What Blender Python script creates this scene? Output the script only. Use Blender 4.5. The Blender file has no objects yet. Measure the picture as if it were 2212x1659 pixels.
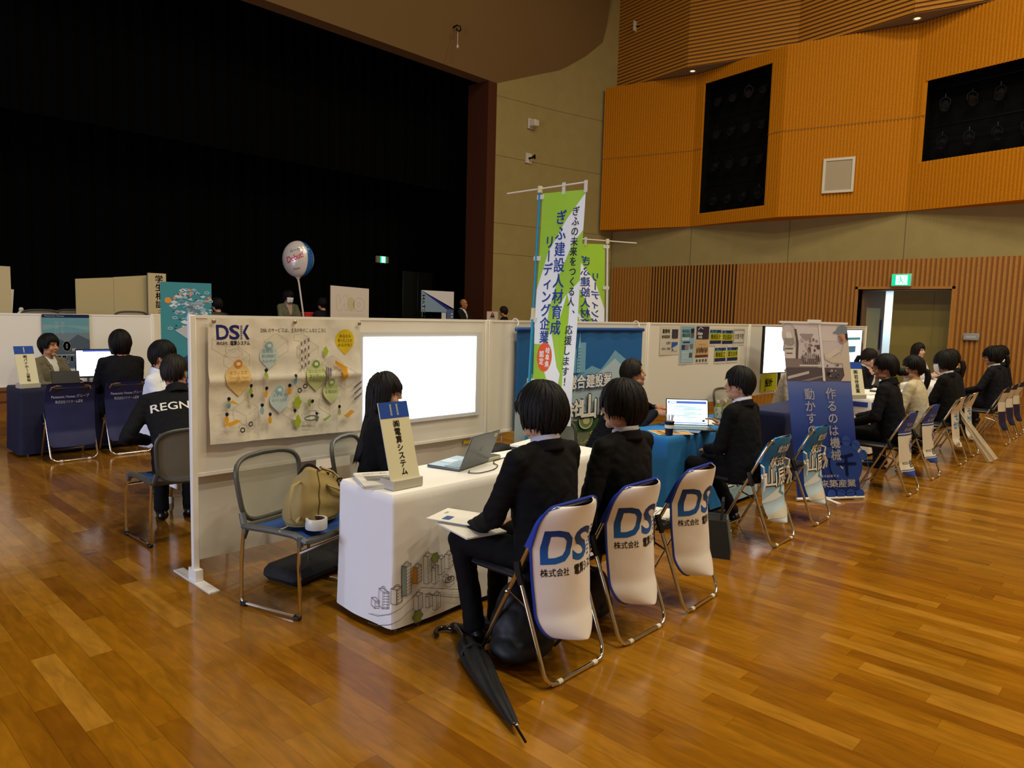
import bpy, bmesh, math, random
from math import sin, cos, pi, radians as rad, sqrt, atan2
from mathutils import Vector as V, Matrix, noise
from mathutils.bvhtree import BVHTree
random.seed(7)
S = bpy.context.scene
C = S.collection

# ---------------------------------------------------------------- camera
yaw, pit, rol = rad(43.1517), rad(5.592), rad(1.5123)
fw = V((cos(yaw)*cos(pit), sin(yaw)*cos(pit), -sin(pit)))
rt = V((sin(yaw), -cos(yaw), 0))
up = rt.cross(fw)
rt2 = cos(rol)*rt + sin(rol)*up
up2 = -sin(rol)*rt + cos(rol)*up
cam = bpy.data.cameras.new('camera')
cam.sensor_width = 36
cam.sensor_fit = 'HORIZONTAL'
cam.lens = 1552.4/2212*36
cam.clip_end = 200
camo = bpy.data.objects.new('camera', cam)
C.objects.link(camo)
camo.matrix_world = Matrix(((rt2.x, up2.x, -fw.x, 0), (rt2.y, up2.y, -fw.y, 0), (rt2.z, up2.z, -fw.z, 1.62), (0, 0, 0, 1)))
S.camera = camo

# ---------------------------------------------------------------- light, exposure
S.view_settings.view_transform = 'Standard'
S.view_settings.look = 'None'
S.view_settings.gamma = 1
S.view_settings.use_curve_mapping = False
S.view_settings.exposure = 0.0
W = bpy.data.worlds.new('world')
S.world = W
W.use_nodes = True
W.node_tree.nodes['Background'].inputs[0].default_value = (.5, .6, .8, 1)
W.node_tree.nodes['Background'].inputs[1].default_value = 0.0
try:
    S.cycles.max_bounces = 7
    S.cycles.diffuse_bounces = 4
    S.cycles.glossy_bounces = 4
    S.cycles.transparent_max_bounces = 12
    S.cycles.sample_clamp_indirect = 4
    S.cycles.use_denoising = True
except Exception:
    pass

def lamp(name, kind, loc, power, col, size=.5, aim=None, spread=None):
    l = bpy.data.lights.new(name, kind)
    l.energy = power
    l.color = col
    if kind == 'AREA':
        l.shape = 'DISK'
        l.size = size
        if spread: l.spread = spread
    else:
        l.shadow_soft_size = size
    o = bpy.data.objects.new(name, l)
    C.objects.link(o)
    o.location = loc
    d = (V(aim) - V(loc)) if aim else V((0, 0, -1))
    o.rotation_euler = d.to_track_quat('-Z', 'Y').to_euler()
    return o

WARM = (1, .89, .66)
for lx in (2.5, 7.5, 12.5):
    for ly in (-6, -2.5, 1.5, 5.5):
        lamp('ceiling_lamp', 'AREA', (lx, ly, 12.7), 120 if ly > 5 else 240, WARM, .5)
# daylight through the tall windows of the left wall
wl = bpy.data.lights.new('window_daylight', 'AREA')
wl.energy = 650
wl.color = (.62, .72, 1)
wl.shape = 'RECTANGLE'
wl.size = 5
wl.size_y = 2.6
wo = bpy.data.objects.new('window_daylight', wl)
C.objects.link(wo)
wo.location = (-8.7, 4.5, 2.3)
wo.rotation_euler = V((1, 0, -.05)).to_track_quat('-Z', 'Y').to_euler()

# ---------------------------------------------------------------- materials
def lin(h):
    if isinstance(h, (tuple, list)): return tuple(h)[:3]
    h = h.lstrip('#')
    o = []
    for i in (0, 2, 4):
        c = int(h[i:i+2], 16)/255
        o.append(c/12.92 if c <= .04045 else ((c+.055)/1.055)**2.4)
    return tuple(o)

_M = {}
def M(name, col='808080', rough=.6, metal=0, spec=.5, emit=None, es=1, coat=0, alpha=1, bump=None, sheen=0, vary=0, trans=0):
    if name in _M: return _M[name]
    m = bpy.data.materials.new(name)
    m.use_nodes = True
    n = m.node_tree
    b = n.nodes['Principled BSDF']
    I = b.inputs
    c = lin(col)
    I['Base Color'].default_value = (*c, 1)
    I['Roughness'].default_value = rough
    I['Metallic'].default_value = metal
    I['Specular IOR Level'].default_value = spec
    I['Coat Weight'].default_value = coat
    I['Coat Roughness'].default_value = .12
    I['Alpha'].default_value = alpha
    I['Sheen Weight'].default_value = sheen
    I['Transmission Weight'].default_value = trans
    if emit:
        I['Emission Color'].default_value = (*lin(emit), 1)
        I['Emission Strength'].default_value = es
    if bump or vary:
        tc = n.nodes.new('ShaderNodeTexCoord')
        nz = n.nodes.new('ShaderNodeTexNoise')
        sc = bump[0] if bump else 6
        nz.inputs['Scale'].default_value = sc
        nz.inputs['Detail'].default_value = 4
        n.links.new(tc.outputs['Object'], nz.inputs['Vector'])
        if bump:
            bp = n.nodes.new('ShaderNodeBump')
            bp.inputs['Strength'].default_value = bump[1]
            bp.inputs['Distance'].default_value = bump[2] if len(bump) > 2 else .01
            n.links.new(nz.outputs['Fac'], bp.inputs['Height'])
            n.links.new(bp.outputs['Normal'], I['Normal'])
        if vary:
            rp = n.nodes.new('ShaderNodeValToRGB')
            rp.color_ramp.elements[0].position = .3
            rp.color_ramp.elements[1].position = .7
            rp.color_ramp.elements[0].color = (*[x*(1-vary) for x in c], 1)
            rp.color_ramp.elements[1].color = (*[min(1, x*(1+vary)) for x in c], 1)
            n.links.new(nz.outputs['Fac'], rp.inputs['Fac'])
            n.links.new(rp.outputs['Color'], I['Base Color'])
    _M[name] = m
    return m

def ink(h, rough=.6):
    return M('ink_'+h, h, rough, spec=.3)

def grad(name, z0, z1, stops, rough=.6, spec=.3):
    """printed colour that runs along the object's own height"""
    if name in _M: return _M[name]
    m = M(name, '888888', rough, spec=spec)
    n = m.node_tree
    tc = n.nodes.new('ShaderNodeTexCoord')
    sx = n.nodes.new('ShaderNodeSeparateXYZ')
    mr = n.nodes.new('ShaderNodeMapRange')
    rp = n.nodes.new('ShaderNodeValToRGB')
    n.links.new(tc.outputs['Object'], sx.inputs[0])
    n.links.new(sx.outputs['Z'], mr.inputs['Value'])
    mr.inputs['From Min'].default_value = z0
    mr.inputs['From Max'].default_value = z1
    n.links.new(mr.outputs[0], rp.inputs[0])
    e = rp.color_ramp.elements
    while len(e) < len(stops): e.new(.5)
    for k, (p, h) in enumerate(stops):
        e[k].position = p
        e[k].color = (*lin(h), 1)
    n.links.new(rp.outputs[0], n.nodes['Principled BSDF'].inputs['Base Color'])
    return m

def math_node(n, op, a, b=None, c=None):
    k = n.nodes.new('ShaderNodeMath')
    k.operation = op
    for i, x in enumerate((a, b, c)):
        if x is None: continue
        if isinstance(x, (int, float)): k.inputs[i].default_value = x
        else: n.links.new(x, k.inputs[i])
    return k.outputs[0]

def floor_material():
    m = bpy.data.materials.new('varnished_strip_floor')
    m.use_nodes = True
    n = m.node_tree
    b = n.nodes['Principled BSDF']
    tc = n.nodes.new('ShaderNodeTexCoord')
    sx = n.nodes.new('ShaderNodeSeparateXYZ')
    n.links.new(tc.outputs['Object'], sx.inputs[0])
    w, L = .1, .78
    u = math_node(n, 'DIVIDE', sx.outputs['X'], w)
    iu = math_node(n, 'FLOOR', u)
    fu = math_node(n, 'FRACT', u)
    wn = n.nodes.new('ShaderNodeTexWhiteNoise')
    wn.noise_dimensions = '1D'
    n.links.new(iu, wn.inputs['W'])
    vv = math_node(n, 'ADD', math_node(n, 'DIVIDE', sx.outputs['Y'], L), math_node(n, 'MULTIPLY', wn.outputs['Value'], 5.0))
    iv = math_node(n, 'FLOOR', vv)
    fv = math_node(n, 'FRACT', vv)
    cb = n.nodes.new('ShaderNodeCombineXYZ')
    n.links.new(iu, cb.inputs[0]); n.links.new(iv, cb.inputs[1])
    w2 = n.nodes.new('ShaderNodeTexWhiteNoise')
    n.links.new(cb.outputs[0], w2.inputs['Vector'])
    rp = n.nodes.new('ShaderNodeValToRGB')
    e = rp.color_ramp.elements
    e.new(.3); e.new(.75)
    for k, (p, h) in enumerate(((0, '7c4c0c'), (.3, '8c5a0e'), (.75, '966414'), (1, 'a67424'))):
        e[k].position = p; e[k].color = (*lin(h), 1)
    n.links.new(w2.outputs['Value'], rp.inputs[0])
    # grain, blotches
    mp = n.nodes.new('ShaderNodeMapping')
    mp.inputs['Scale'].default_value = (26, 5, 1)
    n.links.new(tc.outputs['Object'], mp.inputs[0])
    ad = n.nodes.new('ShaderNodeVectorMath')
    ad.operation = 'ADD'
    n.links.new(mp.outputs[0], ad.inputs[0]); n.links.new(w2.outputs['Color'], ad.inputs[1])
    nz = n.nodes.new('ShaderNodeTexNoise')
    nz.inputs['Scale'].default_value = 1.0
    nz.inputs['Detail'].default_value = 7
    nz.inputs['Distortion'].default_value = .6
    n.links.new(ad.outputs[0], nz.inputs['Vector'])
    g = n.nodes.new('ShaderNodeMapRange')
    g.inputs['From Min'].default_value = .25; g.inputs['From Max'].default_value = .75
    g.inputs['To Min'].default_value = .72; g.inputs['To Max'].default_value = 1.2
    n.links.new(nz.outputs['Fac'], g.inputs['Value'])
    # plank joints
    j = math_node(n, 'MINIMUM', math_node(n, 'MULTIPLY', math_node(n, 'MINIMUM', fu, math_node(n, 'SUBTRACT', 1.0, fu)), w),
                  math_node(n, 'MULTIPLY', math_node(n, 'MINIMUM', fv, math_node(n, 'SUBTRACT', 1.0, fv)), L))
    jl = n.nodes.new('ShaderNodeMapRange')
    jl.inputs['From Max'].default_value = .0016
    jl.inputs['To Min'].default_value = .5; jl.inputs['To Max'].default_value = 1
    n.links.new(j, jl.inputs['Value'])
    mul = math_node(n, 'MULTIPLY', g.outputs[0], jl.outputs[0])
    mx = n.nodes.new('ShaderNodeVectorMath')
    mx.operation = 'SCALE'
    n.links.new(rp.outputs[0], mx.inputs[0]); n.links.new(mul, mx.inputs['Scale'])
    n.links.new(mx.outputs[0], b.inputs['Base Color'])
    b.inputs['Roughness'].default_value = .14
    b.inputs['Specular IOR Level'].default_value = .5
    # slight unevenness of the varnish
    n2 = n.nodes.new('ShaderNodeTexNoise')
    n2.inputs['Scale'].default_value = 9
    n2.inputs['Detail'].default_value = 3
    n.links.new(tc.outputs['Object'], n2.inputs['Vector'])
    bp = n.nodes.new('ShaderNodeBump')
    bp.inputs['Strength'].default_value = .05
    bp.inputs['Distance'].default_value = .02
    n.links.new(n2.outputs['Fac'], bp.inputs['Height'])
    n.links.new(bp.outputs[0], b.inputs['Normal'])
    return m

# ---------------------------------------------------------------- mesh builder
class MB:
    def __init__(s, mat=None):
        s.v = []; s.f = []; s.mi = []; s.mats = []; s.cur = 0
        s.T = Matrix()
        if mat: s.use(mat)
    def use(s, m):
        if m not in s.mats: s.mats.append(m)
        s.cur = s.mats.index(m)
        return s
    def add(s, vs, fs):
        b = len(s.v)
        s.v += [s.T @ V(p) for p in vs]
        for f in fs:
            s.f.append([i+b for i in f]); s.mi.append(s.cur)
    def box(s, lo, hi, rot=None, bev=0):
        x0, y0, z0 = lo; x1, y1, z1 = hi
        if bev:
            b = min(bev, .49*min(abs(x1-x0), abs(y1-y0), abs(z1-z0)))
            vs = []; idx = {}
            for ix, X in ((0, x0), (1, x1)):
                for iy, Y in ((0, y0), (1, y1)):
                    for iz, Z in ((0, z0), (1, z1)):
                        sx, sy, sz = (1-2*ix)*b, (1-2*iy)*b, (1-2*iz)*b
                        idx[ix, iy, iz] = len(vs)
                        vs += [V((X, Y+sy, Z+sz)), V((X+sx, Y, Z+sz)), V((X+sx, Y+sy, Z))]
            bm = bmesh.new()
            for p in vs: bm.verts.new(p)
            r = bmesh.ops.convex_hull(bm, input=bm.verts[:])
            bm.verts.index_update()
            vs2 = [p.co.copy() for p in bm.verts]; fs = [[q.index for q in f.verts] for f in bm.faces]
            bm.free()
        else:
            vs2 = [V((x, y, z)) for x in (x0, x1) for y in (y0, y1) for z in (z0, z1)]
            fs = [(0, 1, 3, 2), (4, 6, 7, 5), (0, 4, 5, 1), (2, 3, 7, 6), (0, 2, 6, 4), (1, 5, 7, 3)]
        if rot is not None:
            c = (V(lo)+V(hi))/2
            vs2 = [c + rot @ (p-c) for p in vs2]
        s.add(vs2, fs)
        return s
    def bar(s, a, b, w, h):
        """rectangular bar from a to b"""
        a, b = V(a), V(b); d = (b-a)
        q = d.to_track_quat('X', 'Z').to_matrix()
        L = d.length
        vs = [a + q @ V((x, y, z)) for x in (0, L) for y in (-w/2, w/2) for z in (-h/2, h/2)]
        s.add(vs, [(0, 1, 3, 2), (4, 6, 7, 5), (0, 4, 5, 1), (2, 3, 7, 6), (0, 2, 6, 4), (1, 5, 7, 3)])
        return s
    def tube(s, path, r, n=10, closed=False, cap=True, flat=1):
        P = [V(p) for p in path]
        N = len(P)
        R = r if isinstance(r, (list, tuple)) else [r]*N
        tans = []
        for i in range(N):
            if closed: t = P[(i+1) % N]-P[i-1]
            else: t = P[min(i+1, N-1)]-P[max(i-1, 0)]
            tans.append(t.normalized() if t.length > 1e-9 else V((0, 0, 1)))
        a = V((0, 0, 1)) if abs(tans[0].z) < .9 else V((1, 0, 0))
        nx = tans[0].cross(a).normalized()
        vs = []
        for i in range(N):
            nx = (nx - tans[i]*nx.dot(tans[i]))
            if nx.length < 1e-6: nx = tans[i].orthogonal()
            nx.normalize()
            ny = tans[i].cross(nx)
            for k in range(n):
                an = 2*pi*k/n
                vs.append(P[i] + R[i]*(cos(an)*nx + flat*sin(an)*ny))
        fs = []
        for i in range(N if closed else N-1):
            j = (i+1) % N
            for k in range(n):
                l = (k+1) % n
                fs.append((i*n+k, i*n+l, j*n+l, j*n+k))
        if cap and not closed:
            fs.append(list(range(n))[::-1]); fs.append([(N-1)*n+k for k in range(n)])
        s.add(vs, fs)
        return s
    def capsule(s, p0, p1, r0, r1, n=14, flat=None):
        p0, p1 = V(p0), V(p1)
        d = p1-p0; L = d.length
        z = d.normalized() if L > 1e-6 else V((0, 0, 1))
        path, R = [], []
        for k in range(1, 6):
            a = pi/2*(1-k/6); path.append(p0 - z*r0*sin(a)); R.append(r0*cos(a))
        for k in range(0, 6):
            a = pi/2*k/6; path.append(p1 + z*r1*sin(a)); R.append(r1*cos(a))
        return s.tube(path, R, n)
    def ell(s, c, r, n=16, m=10, rot=None):
        c = V(c)
        if not isinstance(r, (tuple, list)): r = (r, r, r)
        vs = [V((0, 0, r[2]))]
        for i in range(1, m):
            t = pi*i/m
            for k in range(n):
                p = 2*pi*k/n
                vs.append(V((r[0]*sin(t)*cos(p), r[1]*sin(t)*sin(p), r[2]*cos(t))))
        vs.append(V((0, 0, -r[2])))
        if rot is not None: vs = [rot @ p for p in vs]
        vs = [p+c for p in vs]
        fs = [(0, 1+k, 1+(k+1) % n) for k in range(n)]
        for i in range(m-2):
            for k in range(n):
                a = 1+i*n; l = (k+1) % n
                fs.append((a+k, a+n+k, a+n+l, a+l))
        e = len(vs)-1; a = 1+(m-2)*n
        fs += [(e, a+(k+1) % n, a+k) for k in range(n)]
        s.add(vs, fs)
        return s
    def loft(s, secs, n=24):
        """secs: (centre, rx vector, ry vector) closed sections, capped"""
        vs = []; fs = []
        for c, ax, ay in secs:
            for k in range(n):
                a = 2*pi*k/n
                vs.append(V(c)+V(ax)*cos(a)+V(ay)*sin(a))
        for i in range(len(secs)-1):
            for k in range(n):
                l = (k+1) % n
                fs.append((i*n+k, i*n+l, (i+1)*n+l, (i+1)*n+k))
        fs.append(list(range(n))[::-1]); fs.append([(len(secs)-1)*n+k for k in range(n)])
        s.add(vs, fs)
        return s
    def lathe(s, prof, c=(0, 0, 0), n=20, axis=None):
        c = V(c)
        q = axis.to_track_quat('Z', 'Y').to_matrix() if axis is not None else Matrix.Identity(3)
        vs = []; fs = []
        for r, z in prof:
            for k in range(n):
                a = 2*pi*k/n
                vs.append(c + q @ V((r*cos(a), r*sin(a), z)))
        for i in range(len(prof)-1):
            for k in range(n):
                l = (k+1) % n
                fs.append((i*n+k, i*n+l, (i+1)*n+l, (i+1)*n+k))
        fs.append(list(range(n))[::-1]); fs.append([(len(prof)-1)*n+k for k in range(n)])
        s.add(vs, fs)
        return s
    def grid(s, fn, nu, nv, cu=False, flip=False):
        vs = [fn(i/(nu if cu else nu-1), j/(nv-1)) for i in range(nu) for j in range(nv)]
        fs = []
        for i in range(nu if cu else nu-1):
            k = (i+1) % nu
            for j in range(nv-1):
                q = (i*nv+j, k*nv+j, k*nv+j+1, i*nv+j+1)
                fs.append(q[::-1] if flip else q)
        s.add(vs, fs)
        return s
    def poly(s, pts):
        s.add(pts, [list(range(len(pts)))])
        return s
    def prism(s, pts, d):
        d = V(d); n = len(pts)
        vs = [V(p) for p in pts]+[V(p)+d for p in pts]
        fs = [list(range(n))[::-1], [n+k for k in range(n)]]+[(k, (k+1) % n, n+(k+1) % n, n+k) for k in range(n)]
        s.add(vs, fs)
        return s
    def mesh(s, name='m', sharp=40, smooth=True, recalc=False):
        me = bpy.data.meshes.new(name)
        me.from_pydata([tuple(p) for p in s.v], [], s.f)
        for m in s.mats: me.materials.append(m)
        me.polygons.foreach_set('material_index', s.mi)
        if recalc:
            bm = bmesh.new(); bm.from_mesh(me)
            bmesh.ops.recalc_face_normals(bm, faces=bm.faces[:])
            bm.to_mesh(me); bm.free()
        if smooth:
            me.polygons.foreach_set('use_smooth', [True]*len(me.polygons))
            me.update()
            me.set_sharp_from_angle(angle=rad(sharp))
        me.update()
        return me
    def build(s, name, parent=None, label=None, **k):
        me = s.mesh(name, recalc=k.pop('recalc', True), **k)
        return put(name, me, parent, label)

def put(name, me, parent=None, label=None):
    o = bpy.data.objects.new(name, me)
    C.objects.link(o)
    if parent is not None: o.parent = parent
    if label: o['label'] = label
    return o

def tag(o, label, cat, group=None, kind=None):
    o['label'] = label
    o['category'] = cat
    if group: o['group'] = group
    if kind: o['kind'] = kind
    return o

def thing(name, label, cat, loc=(0, 0, 0), rotz=0, group=None):
    o = bpy.data.objects.new(name, None)
    o.empty_display_size = .1
    C.objects.link(o)
    o.location = loc
    o.rotation_euler = (0, 0, rotz)
    return tag(o, label, cat, group)

def struct(name, mb, **k):
    o = mb.build(name, **k)
    o['kind'] = 'structure'
    return o

def copy_tree(o, parent=None):
    c = o.copy()
    C.objects.link(c)
    if parent is not None: c.parent = parent
    for ch in list(o.children): copy_tree(ch, c)
    return c

def dup(o, loc, rotz, label, group=None):
    c = copy_tree(o)
    c.location = loc
    c.rotation_euler = (0, 0, rotz)
    c['label'] = label
    if group: c['group'] = group
    return c

def remesh(mb, vox, smooth=3, mat=None, wrinkle=0, wscale=9, name='m'):
    """union of the closed shapes in mb as one continuous surface"""
    me = mb.mesh('tmp', smooth=False, recalc=True)
    o = bpy.data.objects.new('tmp', me)
    C.objects.link(o)
    r = o.modifiers.new('r', 'REMESH')
    r.mode = 'VOXEL'
    r.voxel_size = vox
    if smooth:
        q = o.modifiers.new('s', 'SMOOTH')
        q.factor = .5
        q.iterations = smooth
    dg = bpy.context.evaluated_depsgraph_get()
    out = bpy.data.meshes.new_from_object(o.evaluated_get(dg))
    bpy.data.objects.remove(o)
    bpy.data.meshes.remove(me)
    if wrinkle:
        co = [0]*(3*len(out.vertices)); no = co[:]
        out.vertices.foreach_get('co', co)
        out.vertices.foreach_get('normal', no)
        for i in range(len(out.vertices)):
            p = V(co[3*i:3*i+3])
            h = noise.noise(p*wscale)+.5*noise.noise(V((p.x*2.2, p.y*2.2, p.z*3))*wscale)
            h = (abs(h)-.25)*wrinkle
            for k in range(3): co[3*i+k] += no[3*i+k]*h
        out.vertices.foreach_set('co', co)
    out.materials.clear()
    if mat: out.materials.append(mat)
    out.polygons.foreach_set('use_smooth', [True]*len(out.polygons))
    out.polygons.foreach_set('material_index', [0]*len(out.polygons))
    out.update()
    out.name = name
    return out

# ---------------------------------------------------------------- printing (lettering and flat artwork inside a part's mesh)
_T = {}
def glyphs(s, bold=0.0):
    k = (s, bold)
    if k in _T: return _T[k]
    c = bpy.data.curves.new('t', 'FONT')
    c.body = s
    c.size = 1
    c.offset = bold
    c.resolution_u = 3
    c.fill_mode = 'FRONT'
    o = bpy.data.objects.new('t', c)
    C.objects.link(o)
    dg = bpy.context.evaluated_depsgraph_get()
    me = bpy.data.meshes.new_from_object(o.evaluated_get(dg))
    bpy.data.objects.remove(o)
    r = ([(p.co.x, p.co.y) for p in me.vertices], [list(f.vertices) for f in me.polygons])
    bpy.data.meshes.remove(me)
    bpy.data.curves.remove(c)
    _T[k] = r
    return r

class Print:
    def __init__(s, mb, mp, gap=.0005, sub=0, rough=.6):
        s.mb = mb; s.mp = mp; s.h = gap; s.gap = gap; s.sub = sub; s.rough = rough
    def up(s):
        s.h += s.gap
        return s
    def raw(s, vs, fs, col):
        if not vs: return s
        s.mb.use(col if not isinstance(col, str) else ink(col, s.rough))
        if s.sub:
            bm = bmesh.new()
            q = [bm.verts.new((x, y, 0)) for x, y in vs]
            for f in fs:
                try: bm.faces.new([q[i] for i in f])
                except ValueError: pass
            bmesh.ops.triangulate(bm, faces=bm.faces[:])
            for _ in range(5):
                lg = [e for e in bm.edges if e.calc_length() > s.sub]
                if not lg: break
                bmesh.ops.subdivide_edges(bm, edges=lg, cuts=1)
                bmesh.ops.triangulate(bm, faces=[f for f in bm.faces if len(f.verts) > 3])
            bm.verts.index_update()
            vs = [(p.co.x, p.co.y) for p in bm.verts]
            fs = [[p.index for p in f.verts] for f in bm.faces]
            bm.free()
        s.mb.add([s.mp(x, y, s.h) for x, y in vs], fs)
        return s
    def poly(s, pts, col): return s.raw(list(pts), [list(range(len(pts)))], col)
    def rect(s, x0, y0, x1, y1, col): return s.poly([(x0, y0), (x1, y0), (x1, y1), (x0, y1)], col)
    def ell(s, x, y, rx, ry, col, n=24): return s.poly([(x+rx*cos(2*pi*k/n), y+ry*sin(2*pi*k/n)) for k in range(n)], col)
    def line(s, pts, w, col):
        vs, fs = [], []
        for (x0, y0), (x1, y1) in zip(pts, pts[1:]):
            d = sqrt((x1-x0)**2+(y1-y0)**2) or 1
            nx, ny = -(y1-y0)/d*w/2, (x1-x0)/d*w/2
            b = len(vs)
            vs += [(x0+nx, y0+ny), (x0-nx, y0-ny), (x1-nx, y1-ny), (x1+nx, y1+ny)]
            fs.append([b, b+1, b+2, b+3])
        return s.raw(vs, fs, col)
    def ring(s, x, y, r, w, col, n=28, sy=1): return s.line([(x+r*cos(2*pi*k/n), y+sy*r*sin(2*pi*k/n)) for k in range(n+1)], w, col)
    def text(s, t, x, y, h, col, align='c', bold=0, width=None, shear=0, rot=0):
        """one horizontal line; (x, y) = centre/left of the line; width squeezes to fit"""
        vs, fs = glyphs(t)
        if not vs: return s
        x0 = min(p[0] for p in vs); x1 = max(p[0] for p in vs)
        y0 = min(p[1] for p in vs); y1 = max(p[1] for p in vs)
        k = h
        kx = width/(x1-x0) if width else k
        cx = (x0+x1)/2 if align == 'c' else x0
        cy = (y0+y1)/2
        pts = []
        for a, b in vs:
            dx, dy = (a-cx)*kx, (b-cy)*k
            dx += shear*dy
            if rot: dx, dy = dx*cos(rot)-dy*sin(rot), dx*sin(rot)+dy*cos(rot)
            pts.append((x+dx, y+dy))
        return s.fat(pts, fs, col, bold*h)
    def fat(s, pts, fs, col, r):
        if r <= 0: return s.raw(pts, fs, col)
        n = 4 if r < .006 else 8
        for k in range(n):
            c, d = r*cos(2*pi*(k+.5)/n), r*sin(2*pi*(k+.5)/n)
            s.raw([(x+c, y+d) for x, y in pts], fs, col)
        return s
    def vtext(s, t, x, y, h, col, bold=0, pitch=None, sx=1, mirror=False):
        """vertical Japanese line, y = top"""
        pitch = pitch or h
        for i, ch in enumerate(t):
            if ch == ' ': continue
            vs, fs = glyphs(ch)
            if not vs: continue
            x0 = min(p[0] for p in vs); x1 = max(p[0] for p in vs)
            y0 = min(p[1] for p in vs); y1 = max(p[1] for p in vs)
            cx, cy = (x0+x1)/2, .36
            yc = y-h*.5-i*pitch
            if ch in 'ー': cy = (y0+y1)/2
            if ch in '、。': cx, cy = -.25, .1
            pts = []
            for a, b in vs:
                dx, dy = (a-cx)*h, (b-cy)*h
                if ch in 'ー': dx, dy = dy, -dx
                dx *= sx*(-1 if mirror else 1)
                pts.append((x+dx, yc+dy))
            s.fat(pts, fs, col, bold*h)
        return s

def plane_map(o, ux, uy):
    o, ux, uy = V(o), V(ux).normalized(), V(uy).normalized()
    n = ux.cross(uy)
    return lambda u, v, h: o+ux*u+uy*v+n*h

def dsk_logo(p, x, y, w, col, sub='電算システム', dark='1a1a22', stripe=None):
    """big D, S and a K whose stem is a column of short bars; company line below. (x, y) = left bottom of the letters"""
    h = w*.42
    for ch, a, b in (('D', 0, .36), ('S', .37, .68)):
        vs, fs = glyphs(ch, .022)
        x0 = min(q[0] for q in vs); x1 = max(q[0] for q in vs)
        y0 = min(q[1] for q in vs); y1 = max(q[1] for q in vs)
        p.raw([(x+w*(a+(b-a)*(q[0]-x0)/(x1-x0)), y+h*(q[1]-y0)/(y1-y0)) for q in vs], fs, col)
    for i in range(8):
        yy = y+h*(.02+i*.125)
        p.rect(x+w*.70, yy, x+w*.765, yy+h*.055, col)
    p.poly([(x+w*.775, y+h*.5), (x+w*.90, y+h), (x+w*.99, y+h), (x+w*.86, y+h*.5), (x+w, y), (x+w*.90, y)], col)
    p.text('株式会社', x+w*.16, y-h*.24, w*.105, dark, bold=.012, width=w*.32)
    p.text(sub, x+w*.70, y-h*.24, w*.14, dark, bold=.03, width=w*.60)

# ================================================================ the hall
m_conc = M('pale_concrete', '9e8e58', .85, bump=(3, .15, .01), vary=.05)
m_ceil = M('brown_plaster', '7c6238', .9, bump=(4, .1, .01))
m_rib = M('honey_wood_ribs', 'c67e10', .7, spec=.12, bump=(30, .1, .003), vary=.1)
m_rib2 = M('upper_wood_ribs', 'c0842c', .7, spec=.15, bump=(30, .1, .003), vary=.1)
m_slat = M('wall_wood_slats', 'b47a2c', .6, bump=(30, .1, .003), vary=.12)
m_gap = M('dark_slat_gap', '2a1508', .9)
m_black = M('stage_black', '020203', .95, spec=.05)
m_curt = M('black_velvet', '060607', .95, spec=.05)
m_brown = M('brown_reveal', '4a2208', .6)
m_offw = M('offwhite_paint', 'd8d2c0', .6)

fl = MB(floor_material())
fl.poly([(-9, -9, 0), (19.6, -9, 0), (19.6, 16, 0), (-9, 16, 0)])
struct('floor', fl, smooth=False)

cl = MB(M('ceiling_paint', '8a7a58', .9))
cl.box((-9, -9, 13), (19.6, 15, 13.2))
struct('ceiling', cl, smooth=False)

# stage-side wall above the opening: curves steeply up to the ceiling
wa = MB(m_ceil)
prof = [(14.5, 7.93), (14.3, 8.42), (14.1, 8.9), (13.93, 9.4), (13.8, 9.9), (13.7, 10.5), (13.62, 11.3), (13.55, 13.0)]
wa.grid(lambda u, v: V((-9+u*(27.55-0.45*(1-v)), *V((prof[round(v*7)][0], prof[round(v*7)][1])))), 2, 8)
back = [(15.4, 7.93), (15.4, 13)]
wa.poly([(-9, 14.5, 7.93), (18.1, 14.5, 7.93), (18.1, 14.9, 7.93), (-9, 14.9, 7.93)])
struct('wall_front', wa, sharp=60)

sp = MB(m_conc)
pl = [(14.55, 14.5), (16.75, 14.16), (18.12, 13.85), (19.0, 13.65)]
for (xa, ya), (xb, yb) in zip(pl, pl[1:]):
    sp.box((0, 0, 0), (0.001, .001, .001))
    sp.prism([(xa, ya, 0), (xb, yb, 0), (xb, yb+.5, 0), (xa, ya+.5, 0)], (0, 0, 13))
m_joint = M('concrete_joint', '6a5c40', .9)
sp.use(m_joint)
for z in (3.3, 4.15, 6.0, 7.6):
    for (xa, ya), (xb, yb) in zip(pl, pl[1:]):
        d = V((yb-ya, -(xb-xa), 0)).normalized()*-.003
        if d.y > 0: d = -d
        sp.prism([(xa+d.x, ya+d.y, z), (xb+d.x, yb+d.y, z), (xb+d.x, yb+d.y, z+.012), (xa+d.x, ya+d.y, z+.012)], -d*.5)
struct('wall_splay', sp, smooth=False)

pv = MB(m_brown)
pv.box((14.22, 14.5, 0), (14.55, 15.3, 7.93))
struct('trim_proscenium', pv, smooth=False)

sf = MB(M('stage_boards', '7a4a1c', .5, vary=.15))
sf.box((-9, 12.4, 0), (18.5, 18.6, .66))
sf.use(m_brown)
for z in (.15, .3, .45): sf.box((-9, 12.385, z), (18.5, 12.4, z+.015))
struct('floor_stage', sf, smooth=False)

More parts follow.
